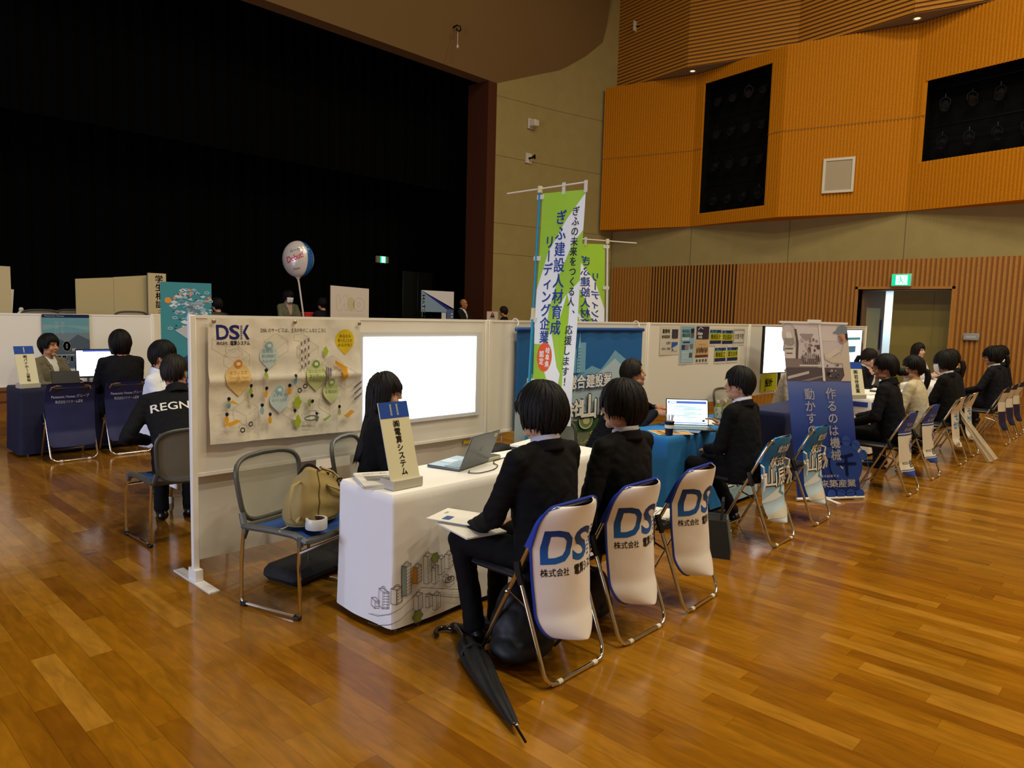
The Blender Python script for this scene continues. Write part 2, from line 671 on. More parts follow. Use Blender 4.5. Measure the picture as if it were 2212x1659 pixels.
def pleats(name, x0, x1, y, z0, z1, pitch, amp, label, drop=0):
    mb = MB(m_curt)
    n = int((x1-x0)/pitch*6)
    def f(u, v):
        x = x0+(x1-x0)*u
        a = amp*(1-.35*v)
        return V((x, y+a*sin(2*pi*x/pitch+.8*sin(x*1.3))+.4*a*noise.noise(V((x*2, v*2, 0))), z0+(z1-z0)*v))
    mb.grid(f, n, 5)
    o = mb.build(name)
    tag(o, label, 'curtain')
    return o
pleats('stage_curtain', -9, 13.95, 18.0, .67, 10, .42, .07, 'full-height black pleated curtain hanging at the back of the dark stage')
pleats('border_curtain', -9, 15.2, 16.5, 5.2, 10.5, .34, .06, 'short black border curtain hung high across the stage above the back curtain')
bw = MB(m_black)
bw.box((13.9, 18.0, .66), (18.6, 18.3, 13))
bw.box((15.6, 15.0, .66), (15.9, 18.2, 13))
bw.box((-9, 18.4, .66), (18.6, 18.6, 13))
bw.box((-9, 14.9, 10.5), (18.6, 18.6, 10.7))
struct('wall_stage', bw, smooth=False)
# dark double door at the back of the stage
dr = MB(M('dark_steel_door', '10110f', .5))
dr.box((14.05, 17.93, .67), (14.62, 17.99, 2.85), bev=.01)
dr.box((14.64, 17.93, .67), (15.25, 17.99, 2.85), bev=.01)
o = struct('door_2', dr)
hd = MB(M('dark_metal', '2a2a2a', .35, 1))
hd.tube([(14.58, 17.9, 1.5), (14.58, 17.88, 1.55), (14.58, 17.88, 1.8), (14.58, 17.9, 1.85)], .012)
hd.build('door_handle', o)

# right wall: concrete plane with a doorway, slats below
wr = MB(m_conc)
wr.box((19.06, -9, 2.9), (19.4, 13.7, 4.6)); wr.box((19.72, -9, 4.6), (20, 14.2, 13)); wr.box((19.0, -9, 8.6), (19.72, 14.2, 8.7))
wr.box((19.06, 6.11, 0), (19.4, 13.7, 2.9))
wr.box((19.06, -9, 0), (19.4, 4.06, 2.9))
wr.box((19.06, 4.06, 2.45), (19.4, 6.11, 2.9))
wr.use(m_joint)
for y in (10.85, 7.95, 5.15, 2.3): wr.box((19.052, y-.006, 3.16), (19.06, y+.006, 4.4))
struct('wall_right', wr, smooth=False)

def ribs_plan(mb, a, b, z0, z1, pitch, depth, frac=.6, hole=None, back=None):
    """vertical ribs along plan segment a-b; hole=(s0,s1,z0,z1) along the segment"""
    a, b = V((*a, 0)), V((*b, 0))
    d = b-a; L = d.length; d /= L
    nrm = V((d.y, -d.x, 0))
    if nrm.x > 0: nrm = -nrm
    n = int(L/pitch)
    for i in range(n):
        s0 = i*L/n; s1 = s0+frac*L/n
        spans = [(z0, z1)]
        if hole and s1 > hole[0] and s0 < hole[1]: spans = [(z0, hole[2]), (hole[3], z1)]
        for za, zb in spans:
            p = [a+d*s0, a+d*s1]
            q = [p[0]+nrm*depth, p[1]+nrm*depth]
            vs = [V((t.x, t.y, z)) for z in (za, zb) for t in (p[0], q[0], q[1], p[1])]
            mb.add(vs, [(0, 1, 5, 4), (1, 2, 6, 5), (2, 3, 7, 6), (0, 3, 2, 1), (4, 5, 6, 7)])
    if back:
        mb.use(back)
        if hole:
            segs = [(0, hole[0], z0, z1), (hole[1], L, z0, z1), (hole[0], hole[1], z0, hole[2]), (hole[0], hole[1], hole[3], z1)]
        else: segs = [(0, L, z0, z1)]
        for s0, s1, za, zb in segs:
            p, q = a+d*s0, a+d*s1
            mb.poly([(p.x, p.y, za), (q.x, q.y, za), (q.x, q.y, zb), (p.x, p.y, zb)])

m_slatb = M('slat_backing', '8a5818', .7)
sl = MB()
for y0, y1, z0 in ((13.6, 12.16, 0), (9.35, 6.16, 0), (6.16, 4.01, 2.5), (4.01, -4.5, 0)):
    sl.use(m_slat)
    ribs_plan(sl, (19.06, y0), (19.06, y1), z0, 3.16, .1, .045, .55, back=None)
    sl.use(m_slatb)
    sl.box((19.035, y1, z0), (19.055, y0, 3.16))
sl.use(m_slat)
ribs_plan(sl, (19.06, 12.16), (19.06, 9.35), 0, 3.16, .1, .05, .4)
sl.use(m_gap)
sl.box((19.045, 9.35, 0), (19.055, 12.16, 3.16))
sl.use(m_slat)
sl.box((18.99, 6.11, 0), (19.06, 6.17, 2.51)); sl.box((18.99, 4.0, 0), (19.06, 4.06, 2.51)); sl.box((18.99, 4.0, 2.45), (19.06, 6.17, 2.51))
struct('trim_slats', sl, smooth=False)
bb = MB(M('baseboard_wood', '9a6420', .5))
bb.box((18.96, 6.17, 0), (19.02, 13.6, .1)); bb.box((18.96, -6, 0), (19.02, 4.0, .1))
struct('baseboard_right', bb, smooth=False)

# doorway: dim recess, two olive leaves, one standing open to a lit corridor
dw = MB(M('door_recess', '5a4420', .7))
dw.box((19.06, 6.11, 0), (20.2, 6.16, 2.5)); dw.box((19.06, 4.0, 0), (20.2, 4.06, 2.5)); dw.box((19.06, 4.0, 2.45), (20.2, 6.16, 2.5))
do = struct('door_1', dw, smooth=False)
ol = M('olive_door', '8c7f3c', .55, vary=.04)
d1 = MB(ol)
d1.box((19.55, 4.53, .02), (19.6, 5.44, 2.44), bev=.004)
d1.use(M('olive_door_low', '847636', .5)); d1.box((19.54, 4.53, .02), (19.55, 5.44, 1.1))
d1.build('door_leaf', do)
d1 = MB(ol)
d1.box((19.55, 4.07, .02), (19.6, 4.53, 2.44), bev=.006)
d1.use(M('olive_door_low')); d1.box((19.54, 4.07, .02), (19.55, 4.53, 1.1))
d1.build('door_leaf', do)
d1 = MB(M('open_door_leaf', '6a4a22', .5))
d1.T = Matrix.Translation((19.15, 6.06, 0)) @ Matrix.Rotation(rad(-17), 4, 'Z') @ Matrix.Translation((-19.15, -6.06, 0))
d1.box((19.15, 6.0, .02), (20.05, 6.05, 2.44), bev=.006)
d1.use(M('door_glass_panel', '8a8040', .3)); d1.box((19.3, 5.99, .9), (19.85, 6.0, 2.0))
d1.use(M('push_bar_blue', '1c2c5c', .4)); d1.box((19.9, 5.96, .95), (19.94, 6.0, 1.7))
d1.build('door_leaf', do)
co = MB(M('corridor_white', 'dfe6ea', .7))
co.box((22.2, 4.2, 0), (22.3, 9, 2.8)); co.box((20.2, 7.6, 0), (22.3, 7.7, 2.8)); co.box((20.2, 4, 2.7), (22.3, 7.7, 2.8)); co.box((20.2, 4.0, 0), (22.3, 4.1, 2.8))
co.box((20.2, 4, -.02), (22.3, 7.7, 0))
struct('wall_corridor', co, smooth=False)
lamp('corridor_lamp', 'AREA', (21.2, 6.0, 2.6), 60, (.85, .95, 1), .8)

# folded wood front (lower tier) with its two dark lamp openings
zz = [(18.4, 13.65), (19.0, 10.85), (18.4, 8.0), (19.0, 5.145), (18.4, 2.3), (19.0, -.5), (18.4, -3.4), (19.0, -6.2)]
bx = MB()
holes = {1: (.30, 2.47, 4.62, 8.22), 3: (.26, 2.7, 5.38, 7.2)}
for i, (a, b) in enumerate(zip(zz, zz[1:])):
    bx.use(m_rib)
    ribs_plan(bx, a, b, 4.28, 8.55, .075, .028, .55, hole=holes.get(i), back=m_rib)
bx.use(m_rib)
bx.poly([(18.4, 13.65, 4.28), (19.06, 13.65, 4.28), (19.06, 13.65, 8.55), (18.4, 13.65, 8.55)])
bx.poly([(x, y, 4.28) for x, y in zz]+[(19.06, -6.2, 4.28), (19.06, 13.65, 4.28)])
bx.poly([(x, y, 8.55) for x, y in zz]+[(19.06, -6.2, 8.55), (19.06, 13.65, 8.55)])
bx.use(m_slatb)
for i, (a, b) in enumerate(zip(zz, zz[1:])):   # horizontal joint
    a, b = V((*a, 0)), V((*b, 0)); d = (b-a).normalized(); nn = V((d.y, -d.x, 0)); nn = nn if nn.x < 0 else -nn
    for s0, s1 in ([(0, (b-a).length)] if i not in holes else [(0, holes[i][0]), (holes[i][1], (b-a).length)]):
        p, q = a+d*s0+nn*.029, a+d*s1+nn*.029
        bx.poly([(p.x, p.y, 6.42), (q.x, q.y, 6.42), (q.x, q.y, 6.44), (p.x, p.y, 6.44)])
struct('trim_wood_tier', bx, smooth=False)

# upper tier: horizontal battens, folds opposite to the tier below
uz = [(19.0, 13.65), (18.4, 10.85), (19.0, 8.0), (18.4, 5.145), (19.0, 2.3), (18.4, -.5), (19, -3.4)]
ub = MB(m_rib2)
for a, b in zip(uz, uz[1:]):
    a, b = V((*a, 0)), V((*b, 0)); d = (b-a).normalized(); nn = V((d.y, -d.x, 0)); nn = nn if nn.x < 0 else -nn
    for k in range(44):
        z = 8.6+k*.1
        p, q = a+nn*.03, b+nn*.03
        vs = [V((t.x, t.y, h)) for h in (z, z+.055) for t in (a, p, q, b)]
        ub.add(vs, [(0, 1, 5, 4), (1, 2, 6, 5), (2, 3, 7, 6), (0, 3, 2, 1), (4, 5, 6, 7)])
    ub.use(M('upper_backing', '7e5014', .7))
    ub.poly([(a.x, a.y, 8.57), (b.x, b.y, 8.57), (b.x, b.y, 13), (a.x, a.y, 13)])
    ub.use(m_rib2)
ub.use(M('soffit_grey', '8a8272', .8))
ub.poly([(x, y, 8.57) for x, y in uz]+[(19.06, -3.4, 8.57), (19.06, 13.65, 8.57)])
struct('trim_wood_battens', ub, smooth=False)

# lamp boxes behind the openings, pipes and stage lamps in them
lb = MB(M('lamp_recess_black', '070707', .9, spec=.15))
for i in (1, 3):
    a, b = V((*zz[i], 0)), V((*zz[i+1], 0)); d = (b-a).normalized()
    s0, s1, z0, z1 = holes[i]
    bk = V((.62, 0, 0))
    p, q = a+d*(s0-.05), a+d*(s1+.05)
    P, Q = p+bk, q+bk
    lb.poly([(P.x, P.y, z0-.05), (Q.x, Q.y, z0-.05), (Q.x, Q.y, z1+.05), (P.x, P.y, z1+.05)])
    for u, w_ in ((p, P), (q, Q)):
        lb.poly([(u.x+.03, u.y, z0-.05), (w_.x, w_.y, z0-.05), (w_.x, w_.y, z1+.05), (u.x+.03, u.y, z1+.05)])
    for z in (z0-.05, z1+.05): lb.poly([(p.x+.03, p.y, z), (q.x+.03, q.y, z), (Q.x, Q.y, z), (P.x, P.y, z)])
struct('wall_lamp_recess', lb, smooth=False)
m_lampb = M('lamp_housing', '0c0d10', .5, spec=.5)
m_pipe = M('pipe_blackened', '0c0e14', .4, .6)
def stage_lamp(label):
    t = thing('stage_lamp', label, 'stage lamp', group='stage lamps in the wood tier openings')
    b = MB(m_lampb)
    b.T = Matrix.Rotation(rad(-35), 4, 'Y')
    b.lathe([(.05, -.22), (.1, -.2), (.11, .0), (.13, .02), (.13, .17), (.11, .17), (.1, .1)], (0, 0, 0), 14, V((-1, 0, 0)))
    b.build('housing', t)
    y = MB(m_pipe)
    y.tube([(0, -.14, 0), (0, -.14, .16), (0, -.06, .24), (0, .06, .24), (0, .14, .16), (0, .14, 0)], .012, 6)
    y.build('yoke', t)
    k = MB(m_pipe); k.tube([(0, 0, .24), (0, 0, .33), (.02, 0, .37)], .02, 6); k.build('clamp', t)
    t.scale = (.72, .72, .72)
    return t
names = {1: 'tall narrow opening', 3: 'wide wall opening'}
rows = {1: [5.0, 5.95, 6.85, 7.75], 3: [5.8, 6.65]}
rown = {1: ['lowest', 'third', 'second', 'top'], 3: ['lower', 'upper']}
colw = ['far left', 'left-centre', 'right-centre', 'far right']
L0 = None
for i in (1, 3):
    a, b = V((*zz[i], 0)), V((*zz[i+1], 0)); d = (b-a).normalized(); s0, s1, z0, z1 = holes[i]
    for r, z in enumerate(rows[i]):
        pp = MB(m_pipe)
        p, q = a+d*s0+V((.3, 0, 0)), a+d*s1+V((.3, 0, 0))
        pp.tube([(p.x, p.y, z+.4), (q.x, q.y, z+.4)], .022, 8)
        tag(pp.build('lighting_pipe'), f'{rown[i][r]} dark lamp pipe in the {names[i]} of the wood tier', 'pipe', 'lamp pipes in the wood tier openings')
        for c in range(4):
            s = s0+(s1-s0)*(c+.6)/4.3
            w_ = a+d*s+V((.3, 0, z))
            lab = f'black stage lamp, {colw[c]} of the {rown[i][r]} row in the {names[i]}'
            if L0 is None:
                L0 = stage_lamp(lab); L0.location = w_; L0.rotation_euler = (0, 0, rad(12))
            else: dup(L0, w_, rad(random.uniform(-5, 30)), lab)

for n_, (x, y) in (('left', (18.68, 10.85)), ('right', (18.68, 5.15))):
    t = thing('downlight', f'small round recessed downlight in the {n_} grey soffit under the batten wall', 'downlight', (x, y, 8.56), group='soffit downlights')
    q = MB(m_offw); q.lathe([(.07, 0), (.1, -.01), (.1, 0), (.07, .005)], n=18); q.build('trim_ring', t)
    q = MB(M('lamp_glass', 'fff0d0', .3, emit='ffe2b0', es=1.2)); q.lathe([(.068, .002), (.06, -.006), (.01, -.01)], n=18); q.build('lens', t)

# loudspeaker grille on the wood tier
a, b = V((*zz[2], 0)), V((*zz[3], 0)); d = (b-a).normalized(); nn = V((d.y, -d.x, 0)); nn = nn if nn.x < 0 else -nn
ang = atan2(d.y, d.x)
t = thing('wall_speaker', 'square cream loudspeaker grille flush on the orange ribbed wood tier', 'loudspeaker', a+d*1.38+nn*.03+V((0, 0, 5.22)), ang+pi)
q = MB(m_offw)
for lo, hi in (((-.36, 0, -.42), (.36, .05, -.36)), ((-.36, 0, .36), (.36, .05, .42)), ((-.36, 0, -.36), (-.3, .05, .36)), ((.3, 0, -.36), (.36, .05, .36))): q.box(lo, hi)
q.build('frame', t, smooth=False)
q = MB(M('grille_cloth', 'b0a184', .8, bump=(120, .4, .003))); q.box((-.3, .0, -.36), (.3, .03, .36)); q.build('grille', t, smooth=False)

def exit_sign(loc, rotz, label, w=.4, h=.26, box=None):
    t = thing('exit_sign', label, 'exit sign', loc, rotz, 'exit signs')
    if box:
        q = MB(M('sign_housing', '8a8468', .6)); q.box((-box/2, .02, -h*.5), (box/2, .1, h*.5), bev=.01); q.build('housing', t)
    else:
        q = MB(M('sign_housing_w', 'c8c8b8', .5)); q.box((-w/2-.02, .01, -h/2-.02), (w/2+.02, .1, h/2+.02), bev=.01); q.build('housing', t)
    p = MB(M('exit_green', '00a878', .4, emit='00c890', es=1.1))
    p.box((-w/2, 0, -h/2), (w/2, .02, h/2))
    pr = Print(p, plane_map((0, 0, 0), (1, 0, 0), (0, 0, 1)), gap=.002)
    wt = M('exit_white', 'f4fffa', .4, emit='eafff6', es=2.2)
    pr.rect(-w*.28, -h*.42, w*.36, h*.42, wt)
    pr.up()
    g = M('exit_green')
    # running figure and door
    pr.ell(-w*.04, h*.25, h*.075, h*.075, g)
    pr.line([(-w*.04, h*.16), (w*.02, -h*.06), (-w*.1, -h*.2), (-w*.2, -h*.2)], h*.09, g)
    pr.line([(w*.02, -h*.06), (w*.12, -h*.18), (w*.1, -h*.34)], h*.08, g)
    pr.line([(-w*.16, h*.0), (-w*.1, h*.12), (w*.06, h*.1), (w*.12, -h*.0)], h*.06, g)
    pr.line([(w*.2, -h*.4), (w*.2, h*.38), (w*.34, h*.38), (w*.34, -h*.4)], h*.05, g)
    p.build('lit_face', t, smooth=False)
    return t
exit_sign((18.9, 5.12, 2.66), -pi/2, 'lit green exit sign on the slatted wall above the doorway')
exit_sign((13.2, 17.8, 3.13), 0, 'small lit green exit sign in a grey housing on the dark stage', .2, .2, box=.44)

# small fittings
def fitting(loc, kind, label):
    t = thing('wall_bracket', label, 'bracket', loc)
    q = MB(m_offw if kind == 0 else M('dark_metal'))
    if kind == 0: q.box((-.1, -.22, -.09), (.1, .02, .09), bev=.02)
    else: q.tube([(0, .02, 0), (0, -.12, 0), (.02, -.2, .06), (-.03, -.24, -.04)], .03, 8)
    q.build('body', t)
    q = MB(m_offw); q.box((-.12, 0, -.14), (.12, .04, .14)); q.build('plate', t)
fitting((15.75, 14.27, 7.05), 0, 'white box fitting high on the concrete splay wall beside the stage')
fitting((15.7, 14.28, 6.08), 1, 'dark hook fitting on the concrete splay wall, below the white box')
fitting((18.82, 12.9, 10.3), 1, 'tiny bracket on the upper batten wall')
t = thing('ceiling_hook', 'small hook with a hanging chain on the brown wall above the stage', 'hook', (12.6, 14.07, 8.75))
q = MB(M('dark_metal')); q.tube([(.0, .1, 0), (0, -.05, .02), (.06, -.1, 0), (.1, -.08, -.08), (.02, -.08, -.14), (-.05, -.08, -.08)], .02, 8); q.build('hook', t)
q = MB(m_offw); q.tube([(.0, -.08, -.14), (0, -.08, -.48)], .008, 6); q.ell((0, -.08, -.5), (.03, .03, .05), 10, 6); q.build('chain', t)

t = thing('door_plate', 'small grey room sign plate on the slatted wall right of the doorway', 'sign', (18.95, 3.6, 1.37), -pi/2)
q = MB(M('plate_grey', '9aa0a4', .4)); q.box((-.16, 0, -.08), (.16, .03, .08), bev=.02)
p = Print(q, plane_map((0, 0, 0), (1, 0, 0), (0, 0, 1)), gap=.001); p.rect(-.1, -.02, .1, .02, 'b8c0c4')
q.build('plate', t)

# the rest of the room behind the photographer
rw = MB(M('hall_back_paint', 'a8966c', .85))
rw.box((-9.2, -9.2, 0), (19.4, -9, 13)); rw.box((-9.2, -9, 0), (-9, 1.6, 13)); rw.box((-9.2, 7.4, 0), (-9, 18.6, 13)); rw.box((-9.2, 1.6, 0), (-9, 7.4, .9)); rw.box((-9.2, 1.6, 3.7), (-9, 7.4, 13))
struct('wall_back', rw, smooth=False)
wn = MB(M('window_frame_grey', '9a9a94', .5))
for y in (1.6, 3.5, 5.4, 7.3): wn.box((-9.15, y, .9), (-9.02, y+.08, 3.7))
wn.box((-9.15, 1.6, .9), (-9.02, 7.4, .98)); wn.box((-9.15, 1.6, 3.62), (-9.02, 7.4, 3.7))
wo_ = struct('window_1', wn, smooth=False)
wp = MB(M('daylit_pane', 'c8d8f0', .2, emit='c0d4ff', es=1.0)); wp.box((-9.1, 1.66, .96), (-9.06, 7.34, 3.64)); wp.build('pane', wo_, smooth=False)

# ================================================================ furniture
m_white = M('panel_white', 'eae6dc', .55)
m_frame = M('panel_frame_white', 'f0ede4', .4)
m_cloth = M('white_cloth', 'f2f0ec', .8, bump=(14, .12, .01))
m_chrome = M('chrome', 'd8d4cc', .12, 1)
m_blk = M('black_plastic', '121212', .4)
m_gry = M('grey_plastic', '4a4a42', .45)
m_paper = M('paper', 'eeebe0', .7)
m_wood = M('table_top_wood', '9a8458', .5)
UX, UZ = (1, 0, 0), (0, 0, 1)

def panel(x0, x1, y, label, z0=.635, z1=1.565, feet=(1, 1), rotz=0, group=None):
    t = thing('display_partition', label, 'partition panel', ((x0+x1)/2, y, 0), rotz, group)
    w = (x1-x0)/2
    b = MB(m_white); b.box((-w+.014, -.012, z0), (w-.014, .012, z1-.01)); b.build('board', t, smooth=False)
    b = MB(m_frame)
    b.box((-w+.01, -.016, z1-.018), (w-.01, .016, z1)); b.box((-w, -.016, z0-.01), (w, .016, z0+.01))
    b.build('rail', t, smooth=False)
    for sx, f in ((-1, feet[0]), (1, feet[1])):
        b = MB(m_frame); b.box((sx*w-.018, -.018, 0), (sx*w+.018, .018, z1), bev=.004)
        o = b.build('post', t)
        if f:
            q = MB(m_frame)
            q.box((sx*w-.03, -.25, 0), (sx*w+.03, .25, .008))
            q.prism([(sx*w-.022, -.05, .008), (sx*w+.022, -.05, .008), (sx*w+.022, .05, .008), (sx*w-.022, .05, .008)], (0, 0, .07))
            q.build('foot_plate', o, smooth=False)
    return t

PY = 4.146
gp = 'partition panels of the nearer row'
panel(1.74, 4.095, PY, 'white partition panel with the crumpled town poster and the glowing screen', feet=(1, 0), group=gp)
panel(4.135, 6.455, PY, 'white partition panel behind the blue hanging banner', feet=(1, 0), group=gp)
panel(6.495, 8.84, PY, 'white partition panel carrying the row of small flyers', feet=(1, 0), group=gp)
panel(8.88, 11.17, PY, 'white partition panel behind the bright tilted screen', feet=(1, 0), group=gp)
panel(11.21, 13.45, PY, 'white partition panel at the far end of the nearer row', feet=(1, 1), group=gp)

def sheet(name, label, x0, x1, z0, z1, y, curl=.012, grp=None):
    b = MB(M('white_paper_roll', 'd2ccc0', .75, bump=(4, .2, .02)))
    b.grid(lambda u, v: V((x0+(x1-x0)*u, y+curl*noise.noise(V((u*3+x0, v*2.3, 1)))*1.6, z0+(z1-z0)*v)), 24, 16)
    return tag(b.build(name), label, 'paper sheet', 'paper sheets under the panel')
sheet('paper_sheet', 'white paper sheet hung under the poster panel, at its left end', 1.765, 2.56, .115, .66, PY+.03)
sheet('paper_sheet', 'white paper sheet hung under the glowing screen, behind the seated woman', 2.83, 4.05, .13, .66, PY+.03)
for k, (x, z, l) in enumerate(((2.21, .24, 'yellow tape strip on the lower paper sheet behind the mesh chair'), (3.93, .585, 'yellow tape strip on the paper sheet below the glowing screen'))):
    b = MB(M('yellow_tape', 'd8b414', .6)); b.box((x-(.012 if k == 0 else .05), PY+.004, z-(.04 if k == 0 else .014)), (x+(.012 if k == 0 else .05), PY+.008, z+(.04 if k == 0 else .014)))
    tag(b.build('tape_strip', smooth=False), l, 'tape', 'yellow tape strips')

# ---- tables and cloths
def table(label, x0, x1, y0, y1, h=.70, group='folding tables', caster=None):
    t = thing('folding_table', label, 'table', ((x0+x1)/2, (y0+y1)/2, 0), 0, group)
    w, d = (x1-x0)/2, (y1-y0)/2
    b = MB(m_wood); b.box((-w, -d, h-.03), (w, d, h), bev=.005); b.build('tabletop', t)
    for sx in (-1, 1):
        for sy in (-1, 1):
            b = MB(m_chrome); b.tube([(sx*(w-.1), sy*(d-.05), h-.03), (sx*(w-.06), sy*(d-.03), .05)], .014, 8)
            l = b.build('leg', t)
            b = MB(m_offw if (sx < 0 and sy > 0) else m_blk); b.lathe([(.02, .055), (.026, .03), (.024, 0)], (sx*(w-.06), sy*(d-.03), 0), 12); b.build('leg_tip', l)
    b = MB(m_chrome); b.tube([(-w+.1, 0, h-.05), (w-.1, 0, h-.05)], .012, 8); b.build('brace', t)
    return t

def cloth(label, x0, x1, y0, y1, h, zb, mat, name='tablecloth', seed=0, rip=.006, pr=None, flare=.02, group='tablecloths', crease=True, flat=None):
    """draped sheet: rounded edges, hanging sides with soft folds; returns object. pr(Print) draws on the skirt: u runs along the front from the front-left corner, v = height"""
    o3 = V(((x0+x1)/2, (y0+y1)/2, 0))
    X0, X1, Y0, Y1 = x0-o3.x-.008, x1-o3.x+.008, y0-o3.y-.008, y1-o3.y+.008
    r = .035
    fx, sy = (X1-X0), (Y1-Y0)
    tot = 2*(fx+sy)
    def per(s):   # 0 at front-left corner, runs right
        s %= tot
        for (p, d, L, n) in ((V((X0, Y0, 0)), V((1, 0, 0)), fx, V((0, -1, 0))), (V((X1, Y0, 0)), V((0, 1, 0)), sy, V((1, 0, 0))),
                             (V((X1, Y1, 0)), V((-1, 0, 0)), fx, V((0, 1, 0))), (V((X0, Y1, 0)), V((0, -1, 0)), sy, V((-1, 0, 0)))):
            if s <= L:
                q = p+d*s
                # soften the corners
                e = min(s, L-s)
                nn = n.copy()
                if e < r:
                    k = (1-e/r)
                    side = -d if s < L/2 else d
                    nn = (n+side*k).normalized()
                    q -= (n+side)*(.4*r*k*k)*.5
                return q, nn
            s -= L
        return V((X0, Y0, 0)), V((-1, -1, 0)).normalized()
    def at(s, z, off=0):
        q, n = per(s)
        t = (h-z)/(h-zb)
        a = noise.noise(V((s*3.1+seed, z*.8, seed)))*rip*2.2*t + sin(s*17+seed)*rip*.4*t
        fl_ = flare*t**1.5
        cr = -.004*math.exp(-((z-h*.57)/.012)**2) if crease else 0
        ro = -.012*max(0, 1-(h-z)/.02) if z > h-.02 else 0
        return V((q.x, q.y, z))+n*(a+fl_+cr+ro+off)
    b = MB(mat)
    N = int(tot/.035)
    zs = [h, h-.006, h-.02]+[h-.02-(h-.02-zb)*k/22 for k in range(1, 23)]
    S_ = sorted(set([i*tot/N for i in range(N)]+[c+d for c in (0, fx, fx+sy, 2*fx+sy) for d in (.008, .02) ]+[c-d for c in (fx, fx+sy, 2*fx+sy, tot) for d in (.008, .02)]))
    b.grid(lambda u, v: at(S_[round(u*len(S_)) % len(S_)], zs[round(v*(len(zs)-1))]), len(S_), len(zs), cu=True)
    b.poly([at(s, h) for s in S_])
    if pr:
        p = Print(b, lambda u, v, hh: at(u, v, hh*2.5), gap=.0012, sub=.03, rough=.8)
        pr(p)
    o = b.build(name, recalc=False, sharp=50)
    o.location = o3
    # face normals outward do not matter for the cloth shader
    return tag(o, label, 'tablecloth', group)

def city(P0):
    class Q: pass
    p = Q()
    F = lambda q: (q[0]*.85+.055, q[1]*.85+.005)
    p.up = P0.up
    p.poly = lambda pts, c: P0.poly([F(q) for q in pts], c)
    p.line = lambda pts, w, c: P0.line([F(q) for q in pts], w, c)
    p.rect = lambda a, b, c_, d, c: P0.rect(*F((a, b)), *F((c_, d)), c)
    p.ring = lambda x, y, r, w, c, sy=1: P0.ring(*F((x, y)), r*.85, w, c, sy=sy)
    k = '6a5c52'
    L = .0028
    def tower(x, z, w, h, side=None, win=3, rows=6, cap=True):
        d = w*.45
        A = [(x, z+d*.3), (x, z+h+d*.3)]
        front = [(x+w*.5, z), (x+w, z+d*.35), (x+w, z+h+d*.35), (x+w*.5, z+h)]
        left = [(x, z+d*.35), (x+w*.5, z), (x+w*.5, z+h), (x, z+h+d*.35)]
        top = [(x, z+h+d*.35), (x+w*.5, z+h), (x+w, z+h+d*.35), (x+w*.5, z+h+d*.7)]
        if side: p.poly(left, side); p.up()
        for q in (front, left, top): p.line(q+[q[0]], L, k)
        for r in range(rows):
            for c in range(win):
                fx_ = x+w*.5+w*.5*(c+.35)/win; zz_ = z+d*.35*(c+.5)/win+h*(r+.35)/rows
                p.rect(fx_, zz_, fx_+w*.07, zz_+h*.35/rows, k)
        if cap: p.line([(x+w*.3, z+h+d*.35), (x+w*.3, z+h+d*.8), (x+w*.5, z+h+d), (x+w*.7, z+h+d*.8), (x+w*.7, z+h+d*.35)], L, k)
    def tree(x, z, r):
        pts = [(x+r*(1+.12*cos(6*a))*cos(a), z+r*1.05*(1+.12*cos(6*a))*sin(a)) for a in [2*pi*i/40 for i in range(40)]]
        p.poly(pts, '8f9848'); p.up(); p.line(pts+[pts[0]], L, k); p.line([(x, z-r), (x, z-r*1.8)], L*1.6, k)
    tower(-.235, .125, .075, .045, win=2, rows=2, cap=False)
    tower(-.165, .145, .08, .1, rows=6)
    tower(-.07, .18, .07, .09, rows=5)
    tower(-.005, .215, .07, .18, side='8aa0a4', rows=9)
    tower(.075, .27, .065, .1, side='d8981c', rows=5)
    tower(.155, .25, .065, .17, rows=10)
    tower(.215, .235, .06, .1, rows=6)
    tower(.265, .28, .06, .1, rows=7)
    tower(.325, .30, .07, .09, rows=4)
    tower(.075, .105, .07, .09, rows=9, win=4)
    tower(.165, .1, .055, .07, rows=5)
    tower(.22, .07, .065, .09, rows=6, win=1)
    tree(.245, .40, .03)
    tree(.10, .075, .036)
    for d in (0, -.055):
        p.line([(-.24, .085+d), (-.14, .1+d), (-.02, .16+d), (.06, .2+d*1.2), (.13, .245+d*1.3)] if d == 0 else [(-.24, .03), (-.15, .04), (-.05, .08), (.02, .115), (.07, .135)], L, k)
    p.line([(.13, .245), (.42, .155), (.6, .1)], L, k)
    p.line([(.15, .2), (.42, .1), (.52, .075)], L, k)
    p.ring(.36, .235, .04, .006, k, sy=.45); p.ring(.36, .24, .018, .01, k, sy=.45)
    p.line([(.32, .235), (.32, .2), (.36, .185), (.4, .2), (.4, .235)], L, k)
    tower(.42, .2, .06, .05, rows=3); tower(.30, .225, .05, .035, rows=2)
    for q in range(4): tower(.9+.09*q, .2+.03*(q % 2), .07, .08+.05*(q % 3), rows=5)

table('folding table under the white cloth printed with a town', 2.15, 3.95, 2.80, 3.24)
cloth('white tablecloth printed with a line-drawn town at its corner', 2.14, 3.96, 2.79, 3.25, .712, .035, m_cloth, seed=3, pr=city)

